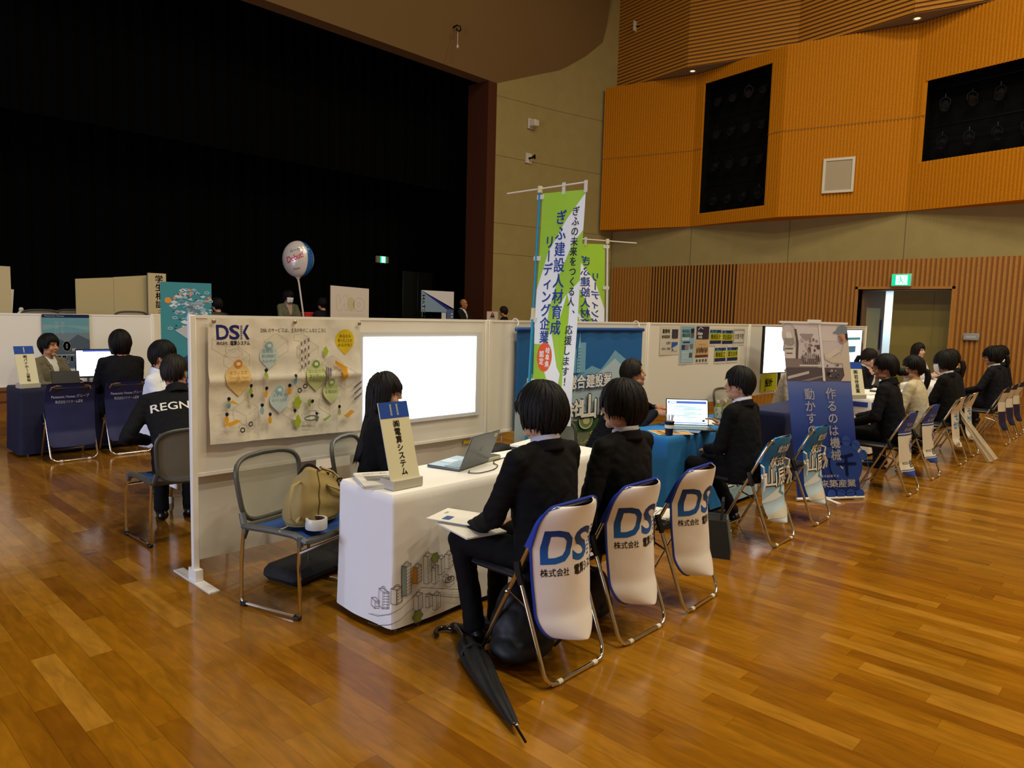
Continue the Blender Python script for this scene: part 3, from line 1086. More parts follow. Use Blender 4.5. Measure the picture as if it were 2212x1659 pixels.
m_bluecl = M('blue_cloth', '1a74bc', .8, bump=(14, .12, .01))
def yama(p):
    x = .95
    p.poly([(x, .45), (x+.07, .45), (x+.07, .56), (x+.035, .6), (x, .56)], 'c8d0d4')
    p.vtext('総合', x-.05, .42, .09, 'f2f2ee', bold=.03)
    p.poly([(.9, .33), (1.2, .2), (1.6, .28), (1.8, .2), (1.8, .04), (.9, .04)], 'a8cce0'); p.up()
    p.text('工事', 1.12, .25, .17, '14202c', bold=.08); p.up(); p.text('工事', 1.12, .25, .17, 'f2f2ee', bold=.03)
table('folding table under the bright blue cloth', 4.75, 6.3, 2.82, 3.26)
cloth('bright blue tablecloth with white lettering low on its front', 4.74, 6.31, 2.81, 3.27, .712, .035, m_bluecl, seed=5, pr=yama)
m_navy = M('navy_cloth', '16204e', .8, bump=(14, .12, .01))
def navyt(p):
    p.text('株式会社', 1.0, .5, .05, 'c8c8d0'); p.text('未来 築産業', .95, .42, .07, 'c8c8d0', bold=.01)
table('folding table under the navy cloth behind the banner stand', 7.0, 8.6, 2.85, 3.29)
cloth('navy tablecloth with small pale lettering behind the banner stand', 6.99, 8.61, 2.84, 3.30, .712, .035, m_navy, seed=8, pr=navyt)
m_roy = M('royal_cloth', '2c3f9a', .8)
table('folding table with a white cloth in front of the woman in black', 9.3, 10.9, 2.75, 3.19)
def wb(p): p.rect(-.44, .6, 1.62, .66, '3044a0'); p.up(); p.text('技術', .5, .45, .12, '2c3f9a', bold=.02)
cloth('white tablecloth with a blue band in front of the woman in black', 9.29, 10.91, 2.74, 3.20, .712, .035, m_cloth, seed=9, pr=wb)
table('folding table under a white cloth at the far end of the row', 12.2, 13.8, 2.75, 3.19)
cloth('plain white tablecloth at the far end of the row', 12.19, 13.81, 2.74, 3.20, .712, .04, m_cloth, seed=11)
# tables of the other row
table('folding table under the dark navy cloth with the number one sign', 1.9, 3.7, 8.72, 9.22)
m_navy2 = M('dark_navy_cloth', '080e30', .8, bump=(14, .12, .01))
def pana(p):
    p.text('暮らしの', 1.02, .52, .09, 'b8b8c0'); p.text('の', .82, .45, .1, 'c8c8c0')
cloth('dark navy tablecloth under the number one sign', 1.89, 3.71, 8.71, 9.23, .712, .03, m_navy2, seed=12, pr=pana)
table('folding table under a white cloth beside the masked young man', 2.25, 3.9, 5.55, 6.0)
cloth('white tablecloth hanging low beside the mesh chair of the jacketed man', 2.24, 3.91, 5.54, 6.01, .712, .2, m_cloth, seed=14)

# ---- folding chairs
m_satin = M('white_satin', 'e6deda', .38, spec=.5, sheen=.3, bump=(5, .25, .02))
m_trim = M('royal_blue_trim', '1638a0', .5)
m_seatf = M('black_vinyl', '15151a', .5)
DSKG = grad('logo_blue_gradient', .52, .69, [(0, '1c62b4'), (1, '0e2c6c')], .5)

def cover_shape_(z, wmax, ztop, zbot, taper=.14, sq=1):
    taper *= sq
    """half width of a slip cover at height z"""
    w = wmax*(1-taper*max(0, (.55-z)/.4)**1.4) if z < .55 else wmax
    rt_ = .09
    if z > ztop-rt_:
        k = (z-(ztop-rt_))/rt_
        w -= .075*sq*(1-sqrt(max(0, 1-k*k)))
    rb = .10
    if z < zbot+rb:
        k = ((zbot+rb)-z)/rb
        w -= .10*sq*(1-sqrt(max(0, 1-k*k)))
    return w

def pipe_chair(label, style, group='covered folding chairs', cat='folding chair'):
    t = thing('folding_chair', label, cat, group=group)
    hw = .19
    R_ = .0105
    # front tube: floor front - up through the pivot - back top
    f0, f1 = V((0, .225, .012)), V((0, -.155, .775))
    b = MB(m_chrome)
    pth = []
    for sx in (-1, 1):
        side = [V((sx*hw, 0, 0))+f0, V((sx*hw, 0, 0))+f0.lerp(f1, .35), V((sx*hw, 0, 0))+f0.lerp(f1, .7), V((sx*hw, 0, 0))+f0.lerp(f1, .93), V((sx*(hw-.02), 0, 0))+f0.lerp(f1, .985), V((sx*(hw-.06), 0, 0))+f1]
        pth += side if sx < 0 else side[::-1]
    b.tube(pth, R_, 10)
    b.build('front_frame', t)
    b = MB(m_chrome); b.tube([V((-hw, 0, 0))+f0.lerp(f1, .07), V((hw, 0, 0))+f0.lerp(f1, .07)], .008, 8); b.build('stretcher', t)
    hg = f0.lerp(f1, .645)
    # rear frame: pivots down to the floor, one U-shaped tube
    b = MB(m_chrome)
    w2 = hw+.022
    g0, g1 = V((0, hg.y-.008, hg.z-.02)), V((0, -.215, .0125))
    dn = (g1-g0).normalized()
    rr = .06
    left = [V((-w2, 0, 0))+g0, V((-w2, 0, 0))+g1-dn*rr]
    arc = [V((-w2+rr-rr*cos(a), 0, 0))+g1-dn*(rr-rr*sin(a)) for a in (rad(22), rad(45), rad(68))]
    bot = [V((-w2+rr, 0, 0))+g1]
    half = left+arc+bot
    b.tube(half+[V((-p.x, p.y, p.z)) for p in half[::-1]], R_, 10)
    b.build('rear_frame', t)
    for sx in (-1, 1):
        b = MB(m_blk)
        b.tube([V((sx*(hw+.01), 0, 0))+hg+V((0, .01, .015)), V((sx*(w2), 0, 0))+g0+dn*.01, V((sx*w2, 0, 0))+g0+dn*.06], [.018, .018, .014], 8)
        b.build('pivot', t)
        b = MB(M('white_rubber', 'd8d2be', .6)); p = g1+V((sx*(w2-.085), 0, 0)); b.tube([p+V((-.014, 0, 0)), p+V((.014, 0, 0))], .0125, 10); b.build('foot_cap', t)
        b = MB(m_chrome); b.tube([V((sx*hw, 0, 0))+f0.lerp(f1, .47), V((sx*w2, 0, 0))+g0.lerp(g1, .32)], .006, 6); b.ell(V((sx*(hw+.012), 0, 0))+f0.lerp(f1, .47), .011, 8, 6); b.build('link_bar', t)
    b = MB(m_seatf); b.box((-.17, -.02, .415), (.17, .33, .45), bev=.015); b.build('seat', t)
    # backrest
    b = MB(m_seatf)
    c0 = f0.lerp(f1, .985); c1 = f0.lerp(f1, .74)
    b.box((-.16, -.02, 0), (.16, .012, .2), bev=.008)
    q = (c0-c1).to_track_quat('Z', 'Y').to_matrix().to_4x4()
    for i, p in enumerate(b.v): b.v[i] = c1+V((p.x, 0, 0))+(c0-c1).normalized()*p.z+V((0, p.y, 0))
    b.build('backrest', t)
    if style is None: return t
    # slip cover: bulged rear sheet, rolled top, short front sheet
    sq = style.get('sq', 1)
    cover_shape = lambda z, a, b_, c_: cover_shape_(z, a, b_, c_, sq=sq)
    zt, zb, wm, bul = style['zt'], style['zb'], style['w'], style.get('bulge', .06)
    def ysurf(z):
        if z > .6: return -.09-(z-.6)*.36
        return -.09-(.6-z)*.10-max(0, .3-z)*.3
    def rear(x, z, off=0):
        w = max(cover_shape(z, wm, zt, zb), .02)
        k = max(-1, min(1, x/w))
        wr_ = noise.noise(V((x*7+style['seed'], z*6, 3)))*.006
        return V((x, ysurf(z)-bul*(1-k*k)*(.75+.25*min(1, (zt-z)/.15))-off+wr_, z))
    b = MB(style['mat'])
    NZ, NX = 40, 26
    zz_ = [zb+(zt-zb)*(.5-.5*cos(pi*k/NZ)) for k in range(NZ+1)]
    b.grid(lambda u, v: rear((2*u-1)*cover_shape(zz_[round(v*NZ)], wm, zt, zb), zz_[round(v*NZ)]), NX, NZ+1)
    # rolled top to the front sheet
    b.use(style['front'])
    zf = style.get('zf', .60)
    def fsheet(u, v):
        x = (2*u-1)
        z = zt-(zt-zf)*v
        w = cover_shape(z, wm, zt, -1)
        yy = f0.lerp(f1, (z-f0.z)/(f1.z-f0.z)).y+.016*min(1, v*6)+.02*(1-x*x)*min(1, v*6)-(.02*(1-min(1, v*6)))
        return V((x*w*.99, yy, z))
    b.grid(fsheet, 14, 14)
    for sx in (-1, 1):   # closed sides
        b.grid(lambda u, v: rear(sx*cover_shape(zt-(zt-zf)*v, wm, zt, zb)*.999, zt-(zt-zf)*v).lerp(fsheet((sx+1)/2, v), u), 3, 14)
    if style.get('print'):
        p = Print(b, lambda x, z, h: rear(x, z, h), gap=.0012, sub=.028, rough=.45)
        style['print'](p)
    cv = b.build('chair_cover', t, recalc=False, sharp=60, label=style.get('clabel'))
    if style.get('trim'):
        e = MB(style['trim'])
        pts = [rear(-cover_shape(z, wm, zt, zb), z) for z in zz_]+[rear(cover_shape(z, wm, zt, zb), z) for z in zz_[::-1]]
        e.tube(pts, .0065, 6, closed=True)
        e.build('cover_piping', cv)
    if style.get('ties'):
        for sx in (-1, 1):
            e = MB(M('white_cord', 'e2ddd0', .8))
            o_ = V((sx*.205, -.13, .52))
            e.tube([o_+V((0, .03, .07)), o_+V((sx*.02, .0, .06)), o_, o_+V((sx*.015, -.01, -.06)), o_+V((0, 0, -.12))], .007, 6)
            e.tube([o_+V((0, .02, 0)), o_+V((sx*.03, .0, -.02)), o_+V((sx*.01, .01, -.05)), o_+V((sx*-.01, 0, 0))], .006, 6)
            e.tube([o_, o_+V((sx*.02, -.02, -.05)), o_+V((sx*.03, -.015, -.11))], .006, 6)
            e.ell(o_, .014, 8, 6)
            e.build('tie_cord', cv)
    return t

def p_dsk(p):
    dsk_logo(p, -.178, .53, .37, DSKG, dark='16141a')
st_dsk = dict(zt=.79, zb=.185, w=.207, bulge=.10, seed=1, mat=m_satin, front=m_trim, trim=m_trim, print=p_dsk)
ch = pipe_chair('folding chair in white satin cover, nearest, under the student with papers', st_dsk)
ch.location = (2.50, 2.105, 0)
dup(ch, (3.06, 2.11, 0), 0, 'folding chair in white satin cover, middle one, under the second dark-suited student')
dup(ch, (3.64, 2.105, 0), rad(3), 'empty folding chair in white satin cover with papers on its seat')

YG = grad('sky_blue_gradient', .18, .79, [(0, 'cfe0ee'), (.34, '9cc4e0'), (.52, '1c74bc'), (.8, '1468b0'), (1, '1880c8')], .45)
def p_yama(p):
    p.poly([(-.14, .45), (-.05, .47), (-.05, .58), (-.09, .61), (-.13, .58)], '9fb2c4')
    p.poly([(-.19, .33), (-.06, .40), (.02, .42), (.10, .40), (.19, .41), (.19, .37), (.02, .345), (-.19, .31)], 'dbe4ea')
    p.up().poly([(.0, .42), (.03, .42), (.01, .385), (.07, .35), (.03, .35), (-.03, .38)], '4c98c4')
    p.poly([(-.18, .20), (-.1, .25), (.05, .27), (.18, .3), (.17, .24), (.1, .2)], 'd2cfc4')
    p.up()
    for off, c in ((.06, '10182a'), (.02, 'f2f0e8')):
        p.text('総合建設業', .04, .70, .06, 'e6eef4' if c[0] == 'f' else '1458a0', bold=off*.7, width=.24)
        p.text('株式会社', .03, .605, .085, c, bold=off, width=.30)
        p.text('山辰組', .03, .49, .14, c, bold=off, width=.38)
        p.up()
st_y = dict(zt=.79, zb=.16, w=.195, bulge=.055, seed=4, mat=YG, front=M('sky_blue_cloth', '1480cc', .5), trim=None, print=p_yama, ties=True)
cy = pipe_chair('folding chair in sky blue cover under the student facing the laptop', st_y)
cy.location = (5.12, 2.25, 0)
dup(cy, (5.90, 2.26, 0), rad(2), 'empty folding chair in sky blue cover, half in front of the banner stand')

NG = M('cover_blue', '2446a8', .6)
def p_iwa(p):
    p.rect(-.2, .24, .2, .56, 'dcd6c6'); p.up()
    p.rect(-.2, .575, .2, .585, 'dcd6c6'); p.rect(-.2, .225, .2, .232, 'dcd6c6')
    p.text('「もの」の未来を', .01, .67, .04, 'c8d0e4', width=.26)
    p.text('未来創る', -.02, .62, .045, 'c8d0e4', width=.2)
    p.ring(.03, .46, .055, .008, '1c2c7c', sy=1.2)
    for k in range(6): p.ell(.03+.03*cos(k*pi/3), .46+.036*sin(k*pi/3), .014, .017, '1c2c7c')
    p.text('株式会社', -.1, .30, .03, '1a1a2c', width=.08); p.text('岩谷産業', .04, .29, .07, '1a1a2c', bold=.03, width=.18)
st_i = dict(zt=.79, zb=.17, w=.178, bulge=.05, seed=6, mat=NG, front=NG, trim=None, print=p_iwa)
ci = pipe_chair('blue and white covered folding chair under the person in the dark coat', st_i)
ci.location = (7.60, 2.02, 0)
dup(ci, (8.56, 2.05, 0), 0, 'blue and white covered folding chair under the person in the cream sweater')
MW = M('towel_white', 'd8d0c0', .8, bump=(20, .3, .01))
def p_mono(p):
    p.text('モノ', 0, .56, .11, '3c8cc8', bold=.05, width=.24); p.text('セキヤ', 0, .46, .1, '3c8cc8', bold=.05, width=.28)
    p.text('採用', .06, .27, .05, '2a2a3a', bold=.03); p.text('人材', -.08, .24, .045, '2a2a3a', bold=.03)
st_m = dict(zt=.79, zb=.2, w=.18, bulge=.03, seed=7, mat=MW, front=MW, trim=None, print=p_mono)
cm = pipe_chair('folding chair draped with a white towel-like cover under the masked suited man', st_m)
cm.location = (9.72, 2.03, 0)
dup(cm, (10.5, 2.05, 0), 0, 'folding chair with a white cover and the clear plastic umbrella leaning on it')
def p_su(p):
    p.rect(-.2, .46, .2, .72, 'd8d0c0'); p.up(); p.ell(.02, .62, .04, .04, '24407c'); p.text('SUZ', .03, .53, .045, '24407c', bold=.04)
st_s = dict(zt=.79, zb=.2, w=.19, bulge=.05, seed=9, mat=M('cover_navy', '121a44', .6), front=M('cover_navy'), trim=None, print=p_su)
cs = pipe_chair('navy folding chair with a white band under the man at the far right', st_s)
cs.location = (11.85, 1.92, 0)
dup(cs, (12.55, 1.94, 0), 0, 'second navy folding chair with a white band at the right edge of the picture')
dup(cs, (13.2, 1.95, 0), 0, 'third navy folding chair with a white band, farthest at the right edge')
def p_pana(p):
    p.text('Panasonic Homes グループ', 0, .66, .038, 'c8ccd8', bold=.012, width=.34); p.text('株式会社パナホーム愛岐', -.01, .605, .036, 'b8bcc8', width=.25)
st_p = dict(zt=.80, zb=.15, w=.225, bulge=.02, sq=.35, seed=11, mat=M('cover_dark_navy', '0b1448', .6), front=M('cover_dark_navy'), trim=None, print=p_pana)
cp = pipe_chair('empty navy covered folding chair in front of the number one table', st_p)
cp.location = (2.24, 8.42, 0)
dup(cp, (2.80, 8.45, 0), 0, 'navy covered folding chair under the person with short dark hair')

# ---- mesh-back stacking chairs
m_mesh = M('grey_mesh', '9c9a88', .7, alpha=.62)
m_bmesh = M('blue_mesh', '1c4a94', .7)
def mesh_chair(label, group='mesh-back stacking chairs'):
    t = thing('mesh_chair', label, 'chair', group=group)
    def bp(x, z):      # back surface, curved and reclined
        return V((x, -.22-(z-.45)*.16+.05*(x/.25)**2*.8-.04, z))
    out = []
    for k in range(40):
        a = 2*pi*k/40
        c, s_ = cos(a), sin(a)
        ex = abs(c)**.45*(1 if c > 0 else -1); ez = abs(s_)**.45*(1 if s_ > 0 else -1)
        z = .615+.165*ez+(.012*(1-ex*ex) if s_ > 0 else -.02*(1-ex*ex))
        out.append(bp(ex*(.235+.015*ez), z))
    b = MB(m_gry); b.tube(out, .014, 8, closed=True); fr = b.build('back_frame', t)
    b = MB(m_mesh)
    b.grid(lambda u, v: bp((2*u-1)*.228, .46+.315*v+.01*(1-(2*u-1)**2)*(2*v-1)), 12, 8); b.build('back_mesh', t, recalc=False)
    for sx in (-1, 1):
        b = MB(m_gry); b.tube([bp(sx*.228, .50), bp(sx*.235, .45)+V((0, .01, 0)), V((sx*.245, -.19, .41)), V((sx*.245, -.205, .37))], [.018, .018, .016, .013], 8); b.build('back_support', t)
    def seat(u, v):
        x, y = 2*u-1, v
        return V((x*(.235+.01*(1-v)), -.2+.42*v, .435-.012*(1-x*x)+.02*sin(v*pi)*.3-(.02*max(0, v-.85)/.15)))
    b = MB(m_bmesh); b.grid(seat, 12, 12)
    b.build('seat_mesh', t, recalc=False)
    ed = [seat(i/14, 0) for i in range(15)]+[seat(1, i/12) for i in range(1, 13)]+[seat(1-i/14, 1) for i in range(1, 15)]+[seat(0, 1-i/12) for i in range(1, 12)]
    b = MB(m_gry); b.tube(ed, .019, 8, closed=True); b.build('seat_rim', t)
    for sx in (-1, 1):
        X = sx*.262
        b = MB(m_chrome)
        b.tube([(sx*.25, -.2, .42), (X, -.205, .25), (X, -.21, .05), (X, -.2, .022), (X, -.17, .014), (X, .17, .014), (X, .2, .022), (X, .21, .05), (X, .2, .3), (sx*.245, .19, .41)], .0095, 8)
        b.build('sled_leg', t)
        for y in (-.19, .19):
            b = MB(m_blk); b.box((X-.014, y-.022, 0), (X+.014, y+.022, .026), bev=.006); b.build('glide', t)
        b = MB(m_gry); b.tube([(sx*.235, .19, .435), (sx*.246, .195, .385)], [.022, .015], 8); b.build('corner_sleeve', t)
    b = MB(m_chrome); b.tube([(-.262, .2, .36), (.262, .2, .36)], .008, 8); b.build('cross_bar', t)
    return t
mc = mesh_chair('mesh chair with blue seat holding the beige bag, left of the white table')
mc.location = (2.085, 3.52, 0); mc.rotation_euler = (0, 0, rad(197))
dup(mc, (2.78, 3.70, 0), rad(215), 'mesh chair under the long-haired woman behind the white table')
dup(mc, (2.03, 5.14, 0), rad(2), 'mesh chair seen from behind under the man in the black lettered jacket')
dup(mc, (4.80, 3.66, 0), rad(255), 'mesh chair in front of the blue hanging banner, under the grey-haired man')
dup(mc, (5.95, 3.72, 0), rad(180), 'empty mesh chair behind the open laptop on the blue table')
dup(mc, (8.0, 3.75, 0), rad(180), 'mesh chair under the person in the beige jacket')
dup(mc, (3.05, 9.48, 0), rad(175), 'mesh chair behind the monitor at the number one table')

# ================================================================ things on walls, panels and tables
def flat(name, label, cat, w, h, draw, loc, rotz=0, base='eeebe0', thick=.002, group=None, wave=0, sub=None, rough=.6, tilt=0, seed=0, pins=None):
    """a sheet with printing: local x = width, z = height, printed face towards -y"""
    mb = MB(base if not isinstance(base, str) else ink(base, rough))
    def mp(u, v, hh):
        a = wave*(noise.noise(V((u*3+seed, v*3, seed)))+.6*noise.noise(V((u*8+seed, v*7, 2)))) if wave else 0
        return V((u, -hh+a, v))
    n = 2 if not wave else 22
    mb.grid(lambda a, b: mp(-w/2+w*a, h*b, 0), n, n)
    mb.grid(lambda a, b: mp(-w/2+w*a, h*b, -thick), n, n)
    if draw:
        draw(Print(mb, mp, gap=.0007 if not wave else .0016, sub=sub or (.05 if wave else 0), rough=rough))
    t = mb.build(name, recalc=False, sharp=60)
    t.location = loc
    t.rotation_euler = (tilt, 0, rotz)
    tag(t, label, cat, group)
    if pins:
        for x, z in pins:
            q = MB(M('pin_metal', 'b8b0a0', .25, .9)); q.lathe([(.011, 0), (.011, .004), (.006, .007), (.006, .001)], (x, -.002, z), 12, V((0, -1, 0))); q.build('pin', t)
    return t

# --- crumpled town poster
NV = '1c2070'
def town(p):
    g = 'c4bcac'
    def L(*q): p.line(q, .0016, g)
    # pale line city
    for (x, z) in ((-.35, .52), (-.1, .60), (.12, .56), (.3, .45), (-.3, .2), (.02, .2), (.28, .22), (.4, .38), (-.42, .62), (.1, .38)):
        L((x-.08, z), (x, z+.05), (x+.08, z), (x, z-.05), (x-.08, z)); L((x-.08, z), (x-.08, z-.06), (x, z-.11), (x+.08, z-.06), (x+.08, z)); L((x, z-.05), (x, z-.11))
    for cx, cz in ((-.37, .53), (.07, .62), (-.3, .08)):
        p.line([(cx+.05*cos(a)*(1+.15*cos(5*a)), cz+.025*sin(a)*(1+.15*cos(5*a))) for a in [2*pi*i/30 for i in range(31)]], .0016, g)
    dsk_logo(p, -.475, .61, .205, NV)
    p.text('DSK のサービスは、生活の中のこんなところに', .03, .665, .030, '3a3840', width=.46)
    def drop(x, z, r, c, txt, tc, icon=None):
        p.poly([(x+r*sin(a), z+r*cos(a)) for a in [rad(-140+280*i/30) for i in range(31)]]+[(x, z-r*1.38)], c)
        p.up()
        for i, t_ in enumerate(txt): p.text(t_, x, z+.028-.03*i, .024, tc, width=min(r*1.5, .022*len(t_)))
        if icon:
            p.ell(x, z+r*.98, .026, .026, icon); p.up(); p.rect(x-.012, z+r*.98-.01, x+.012, z+r*.98+.01, 'ece6d8')
    drop(.395, .60, .072, 'e2c41c', ('あなたも', '使ったことが', 'あるかも？'), '5a4a10')
    drop(-.148, .51, .062, 'c6d8d8', ('百貨店・', '観光情報館で', 'おみやげ'), '88a8b4', '8cc0d4')
    drop(-.345, .385, .082, 'e4c483', ('オフィスで', 'Google Apps'), 'c49850', 'e08c24')
    drop(.175, .375, .075, 'c4cc90', ('コンビニで', '電子申込の', '利用支払い'), '8c9c50', '7ca048')
    drop(-.085, .235, .062, 'c4d6d6', ('スマホで', 'モバイル決済'), '8ab0bc', '90c4d4')
    drop(.285, .265, .06, 'c6d096', ('コンビニで', '各種送金'), '94a458', '90b44c')
    for r in range(4):
        for c in range(3): p.poly([(.06+.026*c, .42+.048*r+.012*c), (.072+.026*c, .426+.048*r+.012*c), (.072+.026*c, .45+.048*r+.012*c), (.06+.026*c, .444+.048*r+.012*c)], '7c6c74')
    for k in range(3): p.poly([(.235+.016*k, .30+.03*k), (.245+.016*k, .305+.03*k), (.255+.016*k, .42-.005*k), (.243+.016*k, .435-.005*k)], '7a6e78')
    for k in range(3): p.poly([(.46, .27-.04*k), (.52, .31-.04*k), (.52, .325-.04*k), (.46, .285-.04*k)], '7a6e78')
    p.poly([(.31, .47), (.40, .42), (.40, .35), (.365, .325), (.36, .41), (.31, .445)], 'e0a020')
    for x, z, r in ((.245, .53, .022), (.035, .21, .03), (.03, .09, .03), (.12, .2, .02)):
        p.poly([(x+r*.8*(1+.15*cos(5*a))*cos(a), z+r*1.3*(1+.1*cos(5*a))*sin(a)) for a in [2*pi*i/30 for i in range(30)]], 'a0b428' if x != .12 else 'a4b070')
    for x, z in ((-.335, .07), (-.28, .10), (.05, .285), (.09, .31)): p.ring(x, z, .013, .007, '1e1a20')
    for x, z, c in ((-.415, .25, '7cb0b8'), (-.43, .16, 'e0a830'), (-.275, .32, '98a838'), (-.27, .26, 'd8ccb8'), (-.18, .41, '94a050'), (-.18, .3, 'e0b040'), (-.03, .31, 'e09c38'), (.005, .37, '7cb0c8'), (.13, .2, 'd8d0b8'), (.0, .15, 'dcd4c0'), (.16, .12, '98a868'), (.33, .15, 'a0ac70'), (-.165, .14, 'e0a830'), (-.215, .2, '94acc4')):
        p.ell(x, z-.022, .013, .024, c, 12); p.up(); p.ell(x+.002, z+.012, .011, .012, '1a161c', 10)
    for pts, c in (([(-.46, .235), (-.40, .255), (-.36, .225), (-.42, .24)], 'e0b050'), ([(-.46, .115), (-.42, .1), (-.35, .13), (-.38, .14)], 'e0a830'), ([(.36, .1), (.42, .135), (.45, .12), (.39, .08)], 'e0a440'), ([(.2, .09), (.26, .115), (.27, .105), (.21, .075)], '9cb060')): p.poly(pts, c)
    p.line([(.07, .125), (.1, .15), (.15, .15), (.18, .125)], .006, '9aa4a0')
    p.ring(.12, .105, .05, .01, '6c7470', sy=.28); p.ell(.12, .105, .014, .012, 'e6e0cc')
    p.line([(.08, .09), (.1, .05), (.14, .05), (.165, .09)], .002, '8a8478')
    # folds in the sheet, drawn by the sheet's own relief
pm = M('poster_sheet', 'e6e0d0', .55, bump=(9, .25, .02))
def poster_surface():
    w, h = 1.045, .735
    mb = MB(pm)
    def mp(u, v, hh):
        y = 0
        for fx in (-w/4, 0, w/4): y += .010*math.exp(-abs(u-fx)/.03)*(1 if fx else -1)
        y -= .020*math.exp(-abs(v-h*.5)/.03)
        y += .012*noise.noise(V((u*4, v*4, 5)))+.006*noise.noise(V((u*11, v*11, 1)))
        y -= .012*max(0, 1-v/.2)
        return V((u, -hh+y, v))
    mb.grid(lambda a, b: mp(-w/2+w*a, h*b-.02*a*(1-b), 0), 60, 44)
    town(Print(mb, mp, gap=.0016, sub=.03, rough=.6))
    t = mb.build('town_poster', recalc=False, sharp=70)
    t.location = (2.335, PY-.045, .815)
    tag(t, 'crumpled white poster with a drawn town and coloured drop shapes on the panel', 'poster')
    for x, z in ((-.495, .715), (.02, .715), (.5, .71)):
        q = MB(M('pin_metal', 'b8b0a0', .25, .9)); q.lathe([(.013, 0), (.013, .005), (.007, .008)], (x, -.015, z), 12, V((0, -1, 0))); q.build('pin', t)
poster_surface()

m_glow = M('lit_screen_white', 'ffffff', .4, emit='f4f8ff', es=2.6)
t = thing('projection_screen', 'large glowing white screen on the panel behind the long-haired woman', 'screen', (3.425, PY-.02, .832))
b = MB(m_glow); b.box((-.535, -.016, 0), (.535, -.012, .60)); b.build('lit_surface', t, smooth=False)
b = MB(M('screen_sheet', 'd8dade', .5)); b.box((-.56, -.012, -.03), (.60, -.002, .635)); b.build('backing_sheet', t, smooth=False)

# --- blue hanging banner
def yam(p):
    H = 1.2
    p.poly([(-.945, .58), (-.75, .80), (-.62, .72), (-.45, .9), (-.2, .72), (.1, .84), (.25, .8), (.48, .98), (.9, .76), (.945, .74), (.945, .2), (-.945, .2)], '7cb0d2'); p.up()
    p.poly([(-.945, .5), (-.5, .72), (-.2, .6), (.2, .76), (.48, .9), (.8, .7), (.945, .66), (.945, .2), (-.945, .2)], 'b8cede'); p.up()
    for x, w_, z in ((-.20, .06, 1.0), (-.13, .05, .92), (-.07, .07, 1.06)): p.rect(x, .78, x+w_, z, '7ab0d4')
    p.poly([(-.115, .78), (-.115, 1.02), (-.10, 1.08), (-.09, 1.16), (-.08, 1.08), (-.065, 1.02), (-.065, .78)], '88bcdc')
    for k in range(7): p.rect(-.19, .82+.03*k, -.07, .828+.03*k, '3c84bc')
    p.up()
    p.poly([(-.945, .1), (-.7, .24), (-.5, .36), (-.35, .3), (-.15, .42), (.0, .46), (.15, .4), (.4, .44), (.7, .3), (.945, .4), (.945, -.3), (-.945, -.3)], 'c0ccd0'); p.up()
    p.poly([(-.7, .14), (-.5, .24), (-.35, .22), (-.2, .34), (-.1, .33), (.05, .40), (.2, .36), (.4, .38), (.6, .3), (.945, .32), (.945, -.45), (-.7, -.45)], '3c5c38'); p.up()
    p.poly([(-.4, .1), (-.1, .22), (.3, .2), (.6, .1), (.7, -.1), (.3, -.3), (-.4, -.25)], '7c8468'); p.up()
    for k in range(36):
        x, z = random.uniform(-.38, .5), random.uniform(-.22, .16)
        a = random.uniform(0, pi)
        p.line([(x-.05*cos(a), z-.02*sin(a)), (x+.05*cos(a), z+.02*sin(a))], .006, random.choice(['c8c8b8', 'b0b0a0', '5c6c50', 'd8d0a0']))
    for x, z in ((-.1, .17), (.05, .12), (-.02, .03), (.12, .2), (.2, .05), (-.2, .08), (.3, .12)): p.ell(x, z, .035, .018, 'c8b840'); p.up().ell(x, z, .022, .01, '6c7838')
    p.ell(.02, .33, .1, .085, 'c4cca8'); p.up().ell(.02, .335, .085, .07, '7c9048'); p.up().ell(.02, .325, .045, .035, 'd0cc98')
    p.poly([(-.3, -.28), (.1, -.2), (.4, -.3), (.4, -.45), (-.3, -.45)], '4890b8'); p.up()
    for off, c in ((.085, '1c3c80'), (.035, 'f4f4f0')):
        p.text('総合建設業', .06, .70, .135, c, bold=off, width=.66+off*.2); p.up()
    for off, c in ((.10, '14141c'), (.045, 'f0efe8')):
        p.text('株式会社', -.32, .455, .16, c, bold=off, width=.55+off*.3)
        p.text('山', .05, .46, .24, c, bold=off*.8, width=.20+off*.3); p.text('辰', .36, .465, .24, c, bold=off*.8, width=.22+off*.3); p.text('組', .66, .465, .24, c, bold=off*.8, width=.22+off*.3)
        p.up()
def hang():
    w, h = 1.89, 1.18
    mb = MB(M('banner_blue_cloth', '1a66ae', .6))
    mp = lambda u, v, hh: V((u, -hh-.012*sin(u*9)*(1-v/h)*.5-.004*sin(u*23), v))
    mb.grid(lambda a, b: mp(-w/2+w*a, -.3+(h+.3)*b, 0), 60, 8)
    yam(Print(mb, mp, gap=.0014, sub=.08, rough=.6))
    t = thing('hanging_banner', 'large blue cloth banner with mountains and big white lettering hung on the panel', 'banner', (5.355, PY-.055, .31))
    mb.build('cloth', t, recalc=False)
    for p_ in t.children: p_.location.z = 0
    q = MB(M('banner_rod_blue', '0c4c98', .4)); q.tube([(-w/2-.01, 0, h), (w/2+.01, 0, h)], .02, 10); q.build('top_rod', t)
    for x in (-.93, .88):
        q = MB(m_offw); q.tube([(x-.02, .0, h+.0), (x-.03, -.015, h+.03), (x, .0, h+.05), (x+.01, .025, h+.082), (x+.01, .055, h+.09), (x+.01, .08, h+.075)], .005, 6); q.build('hook', t)
hang()

